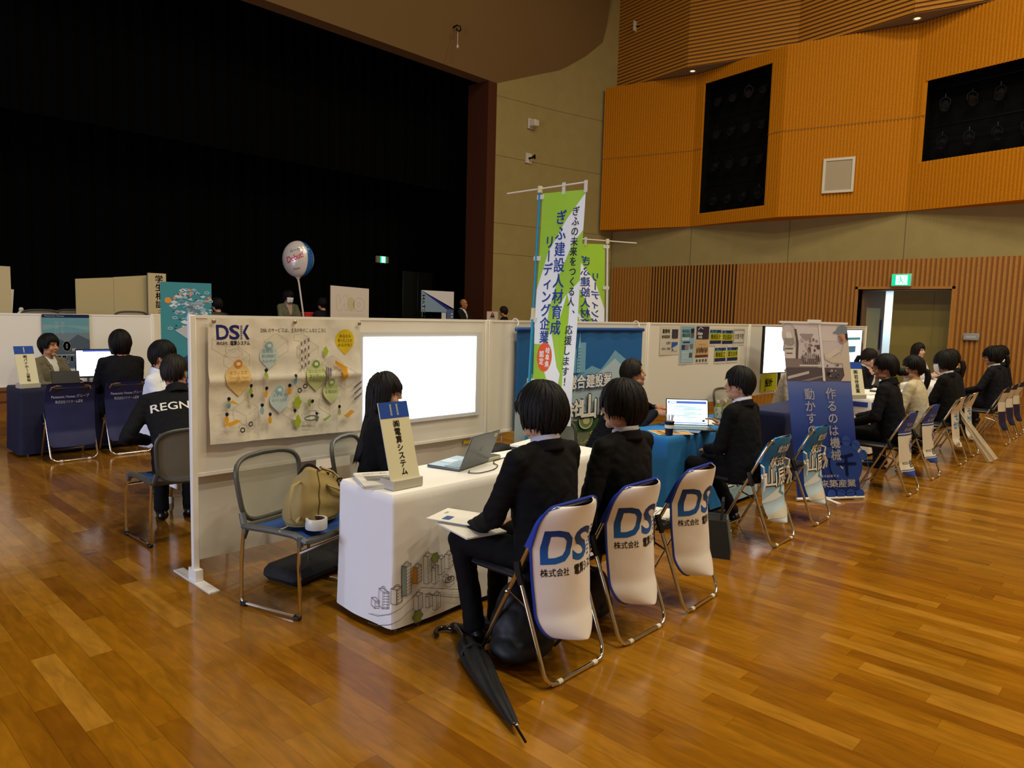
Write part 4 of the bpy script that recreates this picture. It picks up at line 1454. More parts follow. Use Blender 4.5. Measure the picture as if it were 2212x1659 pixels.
# --- nobori flags
GRN = '9cc828'
def nob(p, H=1.80, w=.45, mir=False):
    m = -1 if mir else 1
    X = lambda x: m*x
    W_ = 'eef0ee'
    def P(pts, c): p.poly([(X(x), z) for x, z in pts], c)
    P([(-.225, 1.05), (-.12, 1.35), (.05, 1.58), (.225, 1.78), (.225, 1.5), (.12, 1.38), (.0, 1.15), (-.08, .9), (-.11, .62), (-.225, .62)], W_)
    P([(-.02, .88), (.08, 1.0), (.225, 1.12), (.225, 0), (.18, 0), (.12, .2), (.12, .5), (.1, .7)], W_)
    P([(-.12, .55), (-.05, .75), (-.0, .6), (.05, .45), (.09, .4), (.06, .15), (.0, .25), (-.1, .42)], W_)
    p.up()
    P([(.1, 1.02), (.13, .94), (.13, .62), (.1, .45), (.06, .6), (.03, .8)], GRN); p.up()
    p.vtext('リーディング企業', X(-.115), 1.47, .105, '1c3c90', bold=.02, pitch=.106, mirror=mir)
    p.vtext('ぎふ建設人材育成', X(.0), 1.66, .118, '1c3c90', bold=.015, pitch=.121, mirror=mir)
    p.vtext('ぎふの未来をつくる人、', X(.145), 1.68, .075, '1a2030', bold=.015, pitch=.076, mirror=mir)
    p.vtext('応援します！', X(.145), .78, .078, '1a2030', bold=.015, pitch=.08, mirror=mir)
    p.ell(X(-.1), .52, .085, .115, 'e85a28'); p.up()
    p.vtext('岐阜県', X(-.062), .60, .052, 'f6f0e8', bold=.03, pitch=.054, mirror=mir); p.vtext('認定', X(-.13), .57, .055, 'f6f0e8', bold=.03, pitch=.058, mirror=mir)
def nobori(label, base, top, ax, w, H, pole_mat, mir=False, lean=0, zc=.78, tailtop=True):
    """pole from base to top; the cloth hangs from an arm along unit vector ax"""
    t = thing('banner_flag', label, 'flag', base, group='green tall advertising flags')
    B, Tp, ax = V((0, 0, 0)), V(top)-V(base), V(ax).normalized()
    d = Tp.normalized()
    q = MB(pole_mat); q.tube([B, Tp*.62], .0145, 10); q.tube([Tp*.62, Tp], .011, 10); pl_ = q.build('pole', t)
    q = MB(M('cream_joint', 'd8d0a8', .5)); q.tube([Tp*.60, Tp*.635], .019, 10); q.tube([Tp*.985, Tp*1.005], .02, 10); q.build('joint', pl_)
    q = MB(m_offw); q.tube([Tp-ax*.33+V((0, 0, -.02)), Tp+ax*(w+.02)+V((0, 0, .01))], .006, 8); q.build('arm', t)
    q = MB(M('water_base', '3a3a3c', .5)); q.box((-.18, -.18, 0), (.18, .18, .11), bev=.03); q.lathe([(.03, .11), (.03, .2), (.02, .2)], n=12); q.build('base', t)
    side = ax.cross(V((0, 0, 1)))
    c0 = Tp+ax*.025+V((0, 0, -.045))
    def mp(u, v, hh):
        s = (u+w/2) if not mir else (w/2-u)
        fr = (H-v)/H
        k = w/.45
        pos = c0+ax*(s)-d*(H-v)
        wob = .018*noise.noise(V((s*4, v*1.6, 2)))+.03*fr*fr*sin(s*7)
        sg = -1 if not mir else 1
        return pos+side*(wob)+side*(hh)*(1 if not mir else -1)
    mb = MB(M('flag_green', GRN, .65, alpha=1))
    mb.grid(lambda a, b: mp(-w/2+w*a, H*b, 0), 14, 40)
    sc = w/.45
    class Q(Print):
        pass
    pr = Print(mb, lambda u, v, hh: mp(u*sc, v*H/1.8, hh), gap=.0015, sub=.06, rough=.7)
    nob(pr, mir=mir)
    fl_ = mb.build('flag_cloth', t, recalc=False)
    q = MB(m_offw)
    for k in range(4):
        z = H*(.99-.27*k) if k else H*.985
        a = mp(-w/2 if not mir else w/2, z, 0)
        c = Tp*((a.z)/Tp.z)
        q.bar(c-ax*.022, a+ax*.02, .012, .035)
    for k in range(1, 3):
        a = c0+ax*(w*k/2)
        q.bar(a+V((0, 0, .07)), a+V((0, 0, -.02)), .03, .006)
    q.build('tab', fl_)
    return t
nobori('tall green flag with blue Japanese lettering on a blue pole before the blue banner', (4.36, 3.93, 0), (4.43, 3.90, 2.63), (.12, -1, .0), .40, 1.84, M('pole_blue', '1c90b8', .4))
nobori('second green flag behind the partition panels, its lettering seen from the back', (6.49, 4.62, 0), (6.54, 4.75, 2.45), (-.62, .52, 0), .44, 1.7, M('pole_white', 'd8d6cc', .4), mir=True)

# --- number signs
def number_sign(label, num, name, loc, rotz, lean=17, h=.40, w=.185):
    t = thing('number_sign', label, 'table sign', loc, rotz, 'numbered company signs')
    m = M('sign_block', 'b8b2a0', .5)
    b = MB(m); b.box((-w/2-.004, -.055, 0), (w/2+.004, .06, .05), bev=.003); b.build('base', t)
    b = MB(M('sign_board', 'dcd6b4', .5))
    b.T = Matrix.Translation((0, -.03, .05)) @ Matrix.Rotation(rad(-lean), 4, 'X')
    b.box((-w/2, 0, -.02), (w/2, .008, h))
    p = Print(b, plane_map((0, 0, 0), (1, 0, 0), (0, 0, 1)), gap=.0008)
    p.rect(-w/2, h-.085, w/2, h, '1848a4'); p.up()
    p.text(num, 0, h-.042, .082, 'f0f0ee', bold=.02)
    n = len(name)
    ph = min(.062, (h-.11)/n)
    p.vtext(name, 0, h-.095, ph, '16161a', bold=.025, pitch=ph)
    b.build('board', t, smooth=False)
    return t
number_sign('tall leaning sign with blue head and number 11 on the white table', '11', '㈱電算システム', (2.285, 2.905, .714), 0)
number_sign('tall leaning sign with blue head and number 1 on the navy table', '1', '㈱パナホーム愛岐', (1.99, 8.80, .714), rad(10))
number_sign('leaning white sign seen edge-on beside the banner stand', '', '㈱岩谷産業', (9.12, 2.86, .714), rad(-35))

# --- papers, laptops, small things
def stack(label, loc, rotz, w, d, n, cat='papers', draw=None, name='flyer_stack', group=None):
    b = MB(m_paper)
    for k in range(n):
        r = Matrix.Rotation(rad(random.uniform(-4, 4)), 3, 'Z')
        b.box((-w/2, -d/2, k*.004), (w/2, d/2, k*.004+.003), rot=r)
    p = Print(b, plane_map((0, 0, n*.004), (1, 0, 0), (0, 1, 0)), gap=.0006)
    if draw: draw(p)
    o = b.build(name, smooth=False); o.location = loc; o.rotation_euler = (0, 0, rotz)
    return tag(o, label, cat, group)
def leaf(p):
    p.text('DSKのご案内', 0, .1, .022, '2a2a34', width=.13)
    for k in range(7): p.rect(-.07, .04-.016*k, .07-.02*(k % 3), .046-.016*k, '6a6870')
    p.rect(.03, -.14, .1, -.115, 'b02848')
stack('stack of white flyers at the near left corner of the white table', (2.25, 3.06, .714), rad(-25), .21, .297, 6, draw=leaf)
def laptop(label, loc, rotz, open_=110, w=.33, d=.225, screen=None, silver=False, group='open laptops'):
    t = thing('laptop', label, 'laptop', loc, rotz, group)
    body = M('laptop_dark', '24241f', .4) if not silver else M('laptop_silver', '60666a', .35, .4)
    deck = M('laptop_deck_pale', '5c7c84', .35, .3) if silver else M('laptop_deck', '3a3c44', .4)
    b = MB(body); b.box((-w/2, -d, 0), (w/2, 0, .014), bev=.004); b.use(deck); b.box((-w/2+.004, -d+.004, .014), (w/2-.004, -.004, .0155)); b.build('base', t)
    b = MB(M('laptop_keys', '9ab4b8' if silver else '22242a', .5))
    for r in range(5):
        for c in range(13):
            x = -w/2+.02+(w-.04)*c/13; y = -.02-.02*r
            b.box((x, y-.016, .0156), (x+(w-.04)/13-.003, y, .018))
    b.build('keyboard', t, smooth=False)
    b = MB(deck if not silver else M('trackpad', '7c9aa0', .3)); b.box((-.05, -d+.012, .0156), (.05, -.13, .0165)); b.build('trackpad', t, smooth=False)
    R = Matrix.Translation((0, -.002, .012)) @ Matrix.Rotation(rad(90-open_), 4, 'X')
    b = MB(body); b.T = R; b.box((-w/2, 0, 0), (w/2, .008, d-.01), bev=.003)
    if silver:
        p = Print(b, plane_map((0, .008, 0), (-1, 0, 0), (0, 0, 1)), gap=.0006); p.rect(.1, d-.05, .14, d-.025, 'c8c4b0'); p.ring(0, d*.5, .012, .002, '54565a')
    ld = b.build('lid', t)
    b = MB(screen[0] if screen else M('screen_dim', '101828', .3, emit='6080b0', es=.5)); b.T = R; b.box((-w/2+.008, -.0015, .01), (w/2-.008, 0, d-.018))
    if screen: screen[1](Print(b, plane_map((0, -.0015, 0), (1, 0, 0), (0, 0, 1)), gap=.0004))
    b.build('screen', ld, smooth=False)
    return t
l1 = laptop('dark laptop with its lid towards the students on the white table', (2.905, 3.0, .7145), rad(15+180), open_=112, w=.32, silver=True)
l1.location = (2.90, 3.01, .7145)
def doc(p):
    c = 'a8c8c8'
    g = lambda n, e: M('scr_'+n, n, .4, emit=n, es=e)
    p.rect(-.16, .185, .16, .205, g('4060b0', .9)); p.rect(-.15, .188, -.09, .203, g('d0e4ff', 1.2))
    p.rect(-.115, .125, .12, .165, g('b8e8e0', 1.2)); p.rect(-.115, .065, .12, .115, g('c0ece4', 1.2))
    p.up()
    for k in range(9): p.rect(-.11 if k % 3 == 0 else -.03, .16-.013*k, -.03+.05*(1+k % 3), .163-.013*k, g('6c98a0', .6))
    p.rect(.125, .035, .145, .05, g('203068', .4)); p.ring(.135, .052, .006, .002, g('203068', .4))
    p.rect(-.16, .018, .16, .026, g('6088d0', .9))
laptop('open laptop with a bright document on its screen on the blue table', (5.36, 3.0, .714), rad(-48), open_=105, w=.355, d=.235,
       screen=(M('lit_document', 'e8fbff', .4, emit='dff2ff', es=1.5), doc))
b = MB(M('cable_black', '141414', .5))
pts = [(2.80, 2.94), (2.76, 2.90), (2.80, 2.86), (2.92, 2.87), (3.02, 2.93), (3.05, 2.99), (3.12, 3.05), (3.25, 3.07), (3.4, 3.1)]
sm = []
for i in range(len(pts)-1):
    p0, p1, p2, p3 = [V(pts[max(0, min(len(pts)-1, i+k))]) for k in (-1, 0, 1, 2)]
    for k in range(6):
        u = k/6; sm.append(.5*((2*p1)+(-p0+p2)*u+(2*p0-5*p1+4*p2-p3)*u*u+(-p0+3*p1-3*p2+p3)*u**3))
b.tube([(p.x, p.y, .718) for p in sm], .0028, 6)
tag(b.build('laptop_cable'), 'thin black cable curling from the dark laptop across the white table', 'cable')
t = thing('power_adapter', 'small cream box device behind the dark laptop on the white table', 'adapter', (3.12, 3.09, .714), rad(8))
b = MB(M('device_cream', 'b0aa90', .5)); b.box((-.065, -.035, 0), (.065, .035, .026), bev=.006); b.build('body', t)
b = MB(m_gry); b.box((-.06, -.03, .026), (.06, .03, .028)); b.build('top_plate', t)
t = thing('file_box', 'black folder stack topped with white papers near the far end of the white table', 'folders', (3.52, 3.1, .714), rad(12))
b = MB(m_blk); b.box((-.12, -.09, 0), (.12, .09, .045), bev=.004); b.build('folder', t)
b = MB(m_paper); b.box((-.13, -.095, .045), (.13, .095, .058)); b.build('paper_pile', t, smooth=False)

# cup of pens
t = thing('pen_cup', 'black paper cup with a white label full of clear pens on the blue table', 'cup', (4.87, 2.88, .714))
b = MB(M('cup_black', '0e1018', .5)); b.lathe([(.028, 0), (.037, .105), (.039, .108), (.035, .108), (.027, .006), (.001, .005)], n=20); b.build('cup', t)
b = MB(m_paper); b.lathe([(.0355, .055), (.0372, .082), (.0373, .082), (.0356, .055)], n=20); b.build('cup_label', t)
for k in range(7):
    a = k*.9; b = MB(M('clear_pen', 'dcd8d4', .2, alpha=.75)); b.tube([(.012*cos(a), .012*sin(a), .02), (.028*cos(a), .028*sin(a), .16)], .004, 6); b.build('pen', t)
for k, (x, y) in enumerate(((6.02, 3.07), (6.12, 3.05))):
    t = thing('tea_bottle', ('left' if k == 0 else 'right')+' one of two leaf-patterned tea bottles behind the laptop', 'bottle', (x, y, .714), k, 'tea bottles on the blue table')
    b = MB(M('tea_liquid', 'a09848', .1, trans=.3)); b.lathe([(.028, 0), (.032, .01), (.03, .05), (.032, .09), (.03, .115), (.014, .14), (.013, .15)], n=18); b.build('bottle', t)
    b = MB(M('leaf_label', 'c4c6a8', .5)); b.lathe([(.0325, .012), (.031, .05), (.0328, .09), (.031, .112)], n=18)
    mpf = lambda u, v, h: V(((.0335+h)*cos(u), (.0335+h)*sin(u), v))
    p = Print(b, mpf, gap=.0006)
    for q in range(14):
        a, z = q*1.1, .02+.02*(q % 4)+.005
        p.poly([(a-.14, z), (a, z+.014), (a+.14, z+.004), (a, z-.008)], random.choice(['5c6c2c', '7c8440', '4c5c38']))
    b.build('label', t)
    b = MB(m_offw); b.lathe([(.0145, .148), (.0145, .17), (.001, .171)], n=14); b.build('cap', t)
def f_or(p):
    p.rect(-.095, -.135, .095, .135, 'dca040'); p.up(); p.rect(-.06, -.05, -.01, .0, '6c5444'); p.rect(.0, -.06, .05, 0, '54505c'); p.text('求人案内', 0, .08, .035, 'f6ecd4', bold=.03)
def f_bl(p):
    p.rect(-.1, -.14, .1, .14, '5c8cc4'); p.up(); p.rect(-.1, -.05, .1, .05, '8cb4d8'); p.text('YAMATATSU', 0, .1, .03, '1c2c4c', bold=.02, width=.18)
stack('orange and cream flyer at the front edge of the blue table', (4.98, 2.93, .7142), rad(60), .21, .297, 1, 'flyer', f_or, 'flyer', 'flyers on the blue table')
stack('blue flyer with a line of capitals beside the laptop on the blue table', (5.16, 2.93, .7184), rad(30), .21, .27, 1, 'flyer', f_bl, 'flyer', 'flyers on the blue table')
stack('loose white papers behind the bottles end of the blue table', (5.72, 3.04, .7142), rad(20), .3, .2, 2)

# things on the mesh chair
t = thing('tote_bag', 'beige-olive soft tote bag slumped on the mesh chair', 'bag', (2.10, 3.46, .455), rad(17))
m_bag = M('bag_canvas', '9a8650', .75, bump=(40, .15, .004))
b = MB(m_bag)
def bagf(u, v):
    a = 2*pi*u
    s = v
    rx = .175*(1-.12*s)+.02*sin(3*a+1)*s
    ry = .095*(1-.35*s)+.012*sin(5*a)*s
    ex = abs(cos(a))**.7*(1 if cos(a) > 0 else -1); ey = abs(sin(a))**.8*(1 if sin(a) > 0 else -1)
    z = s*(.235+.045*cos(a+2.4)+.03*sin(2*a))
    bul = 1+.18*sin(pi*min(1, s*1.1))
    return V((rx*ex*bul+.035*s, ry*ey*bul+.015*noise.noise(V((a, s*4, 2))), z+.008))
b.grid(bagf, 48, 16, cu=True)
b.poly([bagf(k/24, 0) for k in range(24)])
sk = b.build('bag_body', t, recalc=False)
mm = sk.modifiers.new('s', 'SOLIDIFY'); mm.thickness = .006
b = MB(M('bag_lining', '1c1210', .9))
b.grid(lambda u, v: bagf(u, 1-.5*v)*1.0-V((0, 0, .002+.02*v)) if v < .01 else V((bagf(u, 1-.5*v).x*.9, bagf(u, 1-.5*v).y*.85, bagf(u, 1-.5*v).z-.004)), 32, 4, cu=True)
b.grid(lambda u, v: V((.14*(2*u-1)+.03, .045+.02*sin(u*pi), .2+v*(.10*sin(u*pi)))), 14, 5)
b.build('lining', t, recalc=False)
b = MB(m_bag)
b.tube([(-.12, -.02, .24), (-.19, -.03, .23), (-.235, -.05, .15), (-.235, -.06, .07), (-.2, -.06, .035), (-.16, -.05, .06), (-.14, -.045, .1)], .011, 6, flat=.35)
b.build('strap', t)
b = MB(m_bag)
b.tube([(.02, -.085, .20), (.08, -.11, .17), (.15, -.11, .12), (.2, -.09, .07)], .014, 6, flat=.4); b.tube([(.1, .03, .27), (.16, .0, .24), (.2, -.04, .18)], .02, 6, flat=.4)
b.build('strap', t)
b = MB(M('dark_metal', '2a2a2a', .35, 1)); b.ring = None
b.tube([(.15+.03*cos(k*pi/6), -.06, .19+.02*sin(k*pi/6)) for k in range(12)], .004, 6, closed=True); b.build('buckle', t)
b = MB(M('bag_seam', '6c5c34', .8)); b.tube([bagf(.72, k/10)+V((0, -.004, 0)) for k in range(11)], .003, 5); b.build('seam', t)
t = thing('tape_roll', 'roll of white packing tape standing on the blue seat of the mesh chair', 'tape roll', (2.035, 3.315, .4495))
b = MB(M('tape_white', 'd4d2c8', .35)); b.lathe([(.040, 0), (.056, 0), (.058, .003), (.058, .053), (.056, .056), (.044, .056), (.044, .002), (.040, 0)], n=32); b.build('tape', t)
b = MB(M('tape_core', '5c4c48', .7)); b.lathe([(.042, .002), (.0445, .002), (.0445, .055), (.042, .055), (.042, .002)], n=32)
b.use(ink('8c1c3c')); b.box((.005, .0385, .02), (.02, .0415, .052)); b.build('core', t)
t = thing('charger_plug', 'white charger plug with short cable on the blue seat beside the tote bag', 'charger', (1.965, 3.44, .4475), rad(30))
b = MB(m_offw); b.box((-.02, -.018, 0), (.02, .018, .03), bev=.004); b.build('plug', t)
b = MB(m_offw); b.tube([(-.02, 0, .012), (-.06, .01, .006), (-.1, .03, .004), (-.12, 0, .004)], .003, 6); b.tube([(.0, -.02, .006), (.03, -.05, .004), (.07, -.05, .004)], .003, 6); b.build('cable', t)
t = thing('laptop_bag', 'flat black bag lying on the floor under the mesh chair', 'bag', (2.46, 3.86, 0), rad(14))
b = MB(M('bag_black', '0c0c10', .7)); b.box((-.42, -.16, 0), (.42, .16, .10), bev=.04); b.build('body', t)
b = MB(M('bag_black')); b.tube([(-.1, -.16, .06), (-.09, -.22, .03), (.09, -.22, .03), (.1, -.16, .06)], .01, 6); b.build('handle', t)
t = thing('backpack', 'rounded black backpack on the floor under the nearest satin-covered chair', 'backpack', (2.46, 2.20, 0), rad(-8))
b = MB(M('nylon_black', '07080c', .6)); b.ell((0, 0, .15), (.16, .14, .15), 20, 14); b.ell((.0, .02, .24), (.12, .10, .12), 18, 12); b.ell((-.03, -.04, .08), (.17, .13, .08), 20, 12)
put('body', remesh(b, .012, 4, M('nylon_black'), .01, 8), t)
b = MB(M('nylon_black')); b.tube([(.14, -.06, .2), (.19, -.08, .14), (.185, -.09, .07), (.13, -.09, .04)], .016, 8, flat=.4); b.build('strap', t)
b = MB(M('zip_metal', '8a8a90', .3, 1)); b.box((-.115, -.095, .16), (-.1, -.085, .168)); b.build('zip_pull', t)
t = thing('shoulder_bag', 'black bag on the floor under the middle satin-covered chair', 'bag', (3.05, 2.25, 0), rad(5))
b = MB(M('nylon_black')); b.ell((0, 0, .13), (.16, .1, .14), 18, 12); b.ell((0, 0, .06), (.17, .12, .06), 18, 12)
put('body', remesh(b, .014, 4, M('nylon_black'), .01, 8), t)
b = MB(M('nylon_black')); b.tube([(-.1, 0, .24), (-.08, -.02, .33), (.08, -.02, .33), (.1, 0, .24)], .01, 6); b.build('handle', t)
t = thing('tote_bag', 'charcoal tote with a grey flap on the floor beside the laptop student', 'bag', (4.62, 2.30, 0), rad(25))
b = MB(M('tote_charcoal', '17171a', .8))
b.prism([(-.2, -.09, 0), (.2, -.09, 0), (.17, -.05, .22), (-.12, -.05, .24)], (0, .17, 0)); b.build('body', t)
b = MB(M('tote_flap', '5c5c54', .8)); b.prism([(-.17, -.098, .04), (.12, -.098, .05), (.08, -.06, .24), (-.1, -.06, .25)], (0, .01, 0)); b.use(ink('a8a498')); b.box((-.05, -.088, .15), (.0, -.084, .155)); b.build('flap', t, smooth=False)
b = MB(M('tote_charcoal')); b.tube([(-.1, -.02, .22), (-.06, -.02, .36), (.06, -.02, .36), (.1, -.02, .21)], .01, 6); b.build('handle', t)
stack('white flyers and a black folder lying on the empty satin-covered chair', (3.64, 2.26, .4515), rad(15), .22, .28, 5, 'papers', leaf, 'flyer_stack')
for k, (dy, lab) in enumerate(((.0, 'front'), )):
    pass
t = thing('chair_back_standin', 'dark brown flat stand-in for a mesh chair back, before the laptop student', 'bag', (5.27, 2.60, .565), rad(60))  # bag-like shape added in place of a mesh chair back
b = MB(M('standin_brown', '3c3024', .6)); b.box((-.13, -.035, 0), (.13, .035, .2), bev=.03); b.build('body', t)
b = MB(M('standin_brown_panel', '5a5244', .8)); b.box((-.1, -.04, .03), (.1, -.034, .17), bev=.002); b.build('panel', t)

# umbrella on the floor
t = thing('umbrella', 'closed black umbrella with curved handle lying on the floor by the nearest chair', 'umbrella', (2.25, 2.35, 0))
A, Bp = V((.05, .08, .045)), V((-.285, -.575, .03))
d = (Bp-A).normalized(); sd = d.cross(V((0, 0, 1))).normalized()
b = MB(M('umbrella_cloth', '101012', .65))
def umf(u, v):
    a = 2*pi*u
    prof_ = .018+.038*sin(pi*min(1, v*1.05)**.62)*(1-.35*v) if v < .97 else .014
    r = prof_*(1+.20*cos(6*a+v*9))
    p = A.lerp(Bp, v)
    q = p+sd*r*cos(a)+V((0, 0, 1))*r*.8*sin(a)
    q.z = max(q.z, .003)
    return q
b.grid(umf, 48, 40, cu=True); b.build('canopy', t, recalc=False)
b = MB(M('umbrella_cloth')); c_ = A.lerp(Bp, .2); b.tube([c_+sd*.05*cos(k*pi/8)+V((0, 0, .045*sin(k*pi/8)+.0)) for k in range(0, 9)], .008, 6); b.ell(c_-sd*.055+V((0, 0, -.01)), (.03, .02, .02), 8, 6); b.build('strap', t)
b = MB(M('umbrella_handle', '15130f', .12, spec=.8)); h0 = A-d*.0
b.tube([h0+d*.02, h0-d*.10, h0-d*.16+V((0, 0, -.005))]+[h0-d*.16-d*.05*sin(k*pi/8)-sd*-.05*(1-cos(k*pi/8))+V((0, 0, -.03+.0)) for k in range(1, 9)]+[h0-d*.135+sd*.1+V((0, 0, -.03))], .0125, 10); b.build('handle', t)
b = MB(m_chrome); b.lathe([(.013, 0), (.014, .012), (.011, .02)], Bp-d*.005, 12, d); b.build('collar', t)
b = MB(M('dark_metal')); b.tube([Bp, Bp+d*.11], [.006, .005], 8); b.build('ferrule', t)

# clear plastic umbrella leaning on the chair
t = thing('umbrella', 'closed clear plastic umbrella leaning on the white-covered chair', 'umbrella', (10.08, 1.58, 0))
b = MB(M('clear_plastic', 'd8ccb4', .15, alpha=.5))
A, Bp = V((.02, .45, .66)), V((0, 0, .03)); d = (Bp-A).normalized(); sd = V((1, 0, 0)); s2 = d.cross(sd)
b.grid(lambda u, v: A.lerp(Bp, v)+(sd*cos(2*pi*u)+s2*sin(2*pi*u))*(.022+.03*v)*(1+.2*cos(12*pi*u+4*v)), 32, 16, cu=True); b.build('canopy', t, recalc=False)
b = MB(m_offw); b.tube([A-d*.1, Bp], .006, 8); b.build('shaft', t)
b = MB(m_offw); b.tube([A-d*.1, A-d*.2]+[A-d*.2-d*.03*sin(k*pi/6)+sd*.03*(1-cos(k*pi/6)) for k in range(1, 7)], .01, 8); b.build('handle', t)

# --- banner stand
def bstand():
    t = thing('banner_stand', 'tall banner stand with a factory photo over blue and white vertical lettering', 'banner stand', (6.70, 2.27, 0), atan2(2.088-2.454, 6.97-6.425))
    w, h = .656, 1.585
    dx, dy = -.235, .06
    mpl = lambda u, v, hh: V((u+dx*v/h*1.0, -hh+dy*v/h, .025+v))
    mb = MB(grad('stand_blue_gradient', .1, 1.15, [(0, '16348c'), (.45, '1c3c98'), (.8, '4a64b0'), (1, '7484bc')], .5))
    mb.grid(lambda a, b: mpl(-w/2+w*a, h*b, 0), 4, 10)
    p = Print(mb, mpl, gap=.0009, rough=.5)
    a, z0 = w/2, 1.065
    p.rect(-a, z0, a, h, 'cfc6c4'); p.up()
    # factory scene
    p.rect(-a, z0+.36, a, h, 'd8d0cc'); p.rect(-a, z0, a, z0+.12, '5c5458'); p.rect(-a, z0+.12, -.0, z0+.2, '8c7c78'); p.up()
    p.ell(-.27, z0+.40, .07, .09, 'e2dcd4'); p.rect(-.32, z0+.2, -.22, z0+.38, 'd8d0c4'); p.up()
    for k in range(5): p.ring(-.27, z0+.40, .035+.012*k, .003, '9c8c84', sy=1.3)
    p.line([(-.20, z0+.46), (-.19, z0+.34), (-.21, z0+.2)], .022, '5c4c48')
    p.rect(-.32, z0+.28, -.24, z0+.29, '6c5c54'); p.rect(-.31, z0+.24, -.25, z0+.25, '6c5c54')
    p.poly([(-.16, z0+.42), (-.02, z0+.42), (-.04, z0+.39), (-.1, z0+.36), (-.14, z0+.39)], 'a09490')
    for k in range(26):
        x, z = random.uniform(-.17, .02), random.uniform(z0+.14, z0+.36); s_ = random.uniform(.01, .035)
        p.rect(x, z, x+s_, z+s_*random.uniform(.6, 1.8), random.choice(['b8aca4', '948680', '7c6c68', 'cfc6bc', '5c5050']))
    p.rect(-.19, z0+.13, .04, z0+.145, 'd8d2ca'); p.up()
    for k in range(9): p.rect(-.15+.02*k, z0+.15, -.145+.02*k, z0+.24, '4c4244')
    p.poly([(-.32, z0+.04), (-.1, z0+.09), (-.1, z0+.065), (-.32, z0+.015)], 'c8beb4'); p.poly([(-.2, z0+.0), (.03, z0+.05), (.05, z0+.035), (-.1, z0)], '8c8484')
    p.up().rect(.035, z0, .06, h, 'e6e0dc')
    # the worker in the printed photo
    p.poly([(.33, z0+.36), (.28, z0+.34), (.24, z0+.24), (.13, z0+.21), (.07, z0+.25), (.07, z0+.2), (.14, z0+.165), (.25, z0+.16), (.26, z0+.05), (.22, z0), (.328, z0)], 'cfc3b0'); p.up()
    p.poly([(.07, z0+.22), (.1, z0+.24), (.2, z0+.30), (.24, z0+.27), (.12, z0+.2)], 'd8ceba')
    p.ell(.268, z0+.39, .042, .05, 'c49880'); p.poly([(.22, z0+.41), (.235, z0+.385), (.24, z0+.36), (.26, z0+.345), (.28, z0+.36), (.26, z0+.41)], 'c49880'); p.up()
    p.poly([(.17, z0+.435), (.21, z0+.455), (.23, z0+.49), (.28, z0+.505), (.325, z0+.49), (.327, z0+.43), (.24, z0+.425)], '7c8894'); p.poly([(.3, z0+.43), (.327, z0+.43), (.327, z0+.36), (.3, z0+.385)], '3c3030')
    for k in range(14):
        x, z = random.uniform(.07, .2), random.uniform(z0+.02, z0+.14); s_ = random.uniform(.01, .03)
        p.rect(x, z, x+s_, z+s_, random.choice(['4c5468', '2c2c38', '8c8890', 'b0a8a0']))
    p.up()
    for cx, cz, r in ((.2, .30, .17), ): p.ell(cx, cz, r, r*1.1, '2246a0')
    p.up()
    for k in range(5): p.ell(.2+.2*cos(.4+k*.55), .3+.22*sin(.4+k*.55), .045, .05, '2c50aa')
    for k in range(4): p.ell(.02+.1*k, .03, .045, .045, '2c50aa')
    p.ring(.2, .28, .23, .008, '2c50aa', sy=1.05)
    p.text('千', .2, .30, .22, '14307c', bold=.04); p.up()
    p.vtext('作るのは機械、', .10, 1.005, .108, 'e4e4ea', bold=.012, pitch=.112)
    p.vtext('動かすのは人', -.12, 1.0, .108, 'e4e4ea', bold=.012, pitch=.108)
    p.text('未来を創造する', .0, .20, .026, 'c0c8e0', width=.22)
    p.text('未来築産業', .05, .13, .075, 'e8e8ee', bold=.02, width=.46)
    mb.build('banner_sheet', t, smooth=False, recalc=False)
    b = MB(m_frame); b.bar(mpl(-w/2-.02, h, 0), mpl(w/2+.01, h, 0), .02, .018); b.bar(mpl(-.06, h+.012, 0), mpl(.06, h+.012, 0), .03, .03); b.build('top_bar', t)
    b = MB(m_frame); b.tube([(-w/2-.01, 0, .02), (w/2+.035, 0, .02)], .014, 8); b.build('bottom_roller', t)
    b = MB(m_chrome); b.tube([(0, .02, .02), (dx*.97, dy+.03, h)], .009, 8); b.build('pole', t)
    b = MB(m_frame); b.bar((-.02, -.16, .008), (-.02, .28, .008), .04, .012); b.build('foot', t)
bstand()

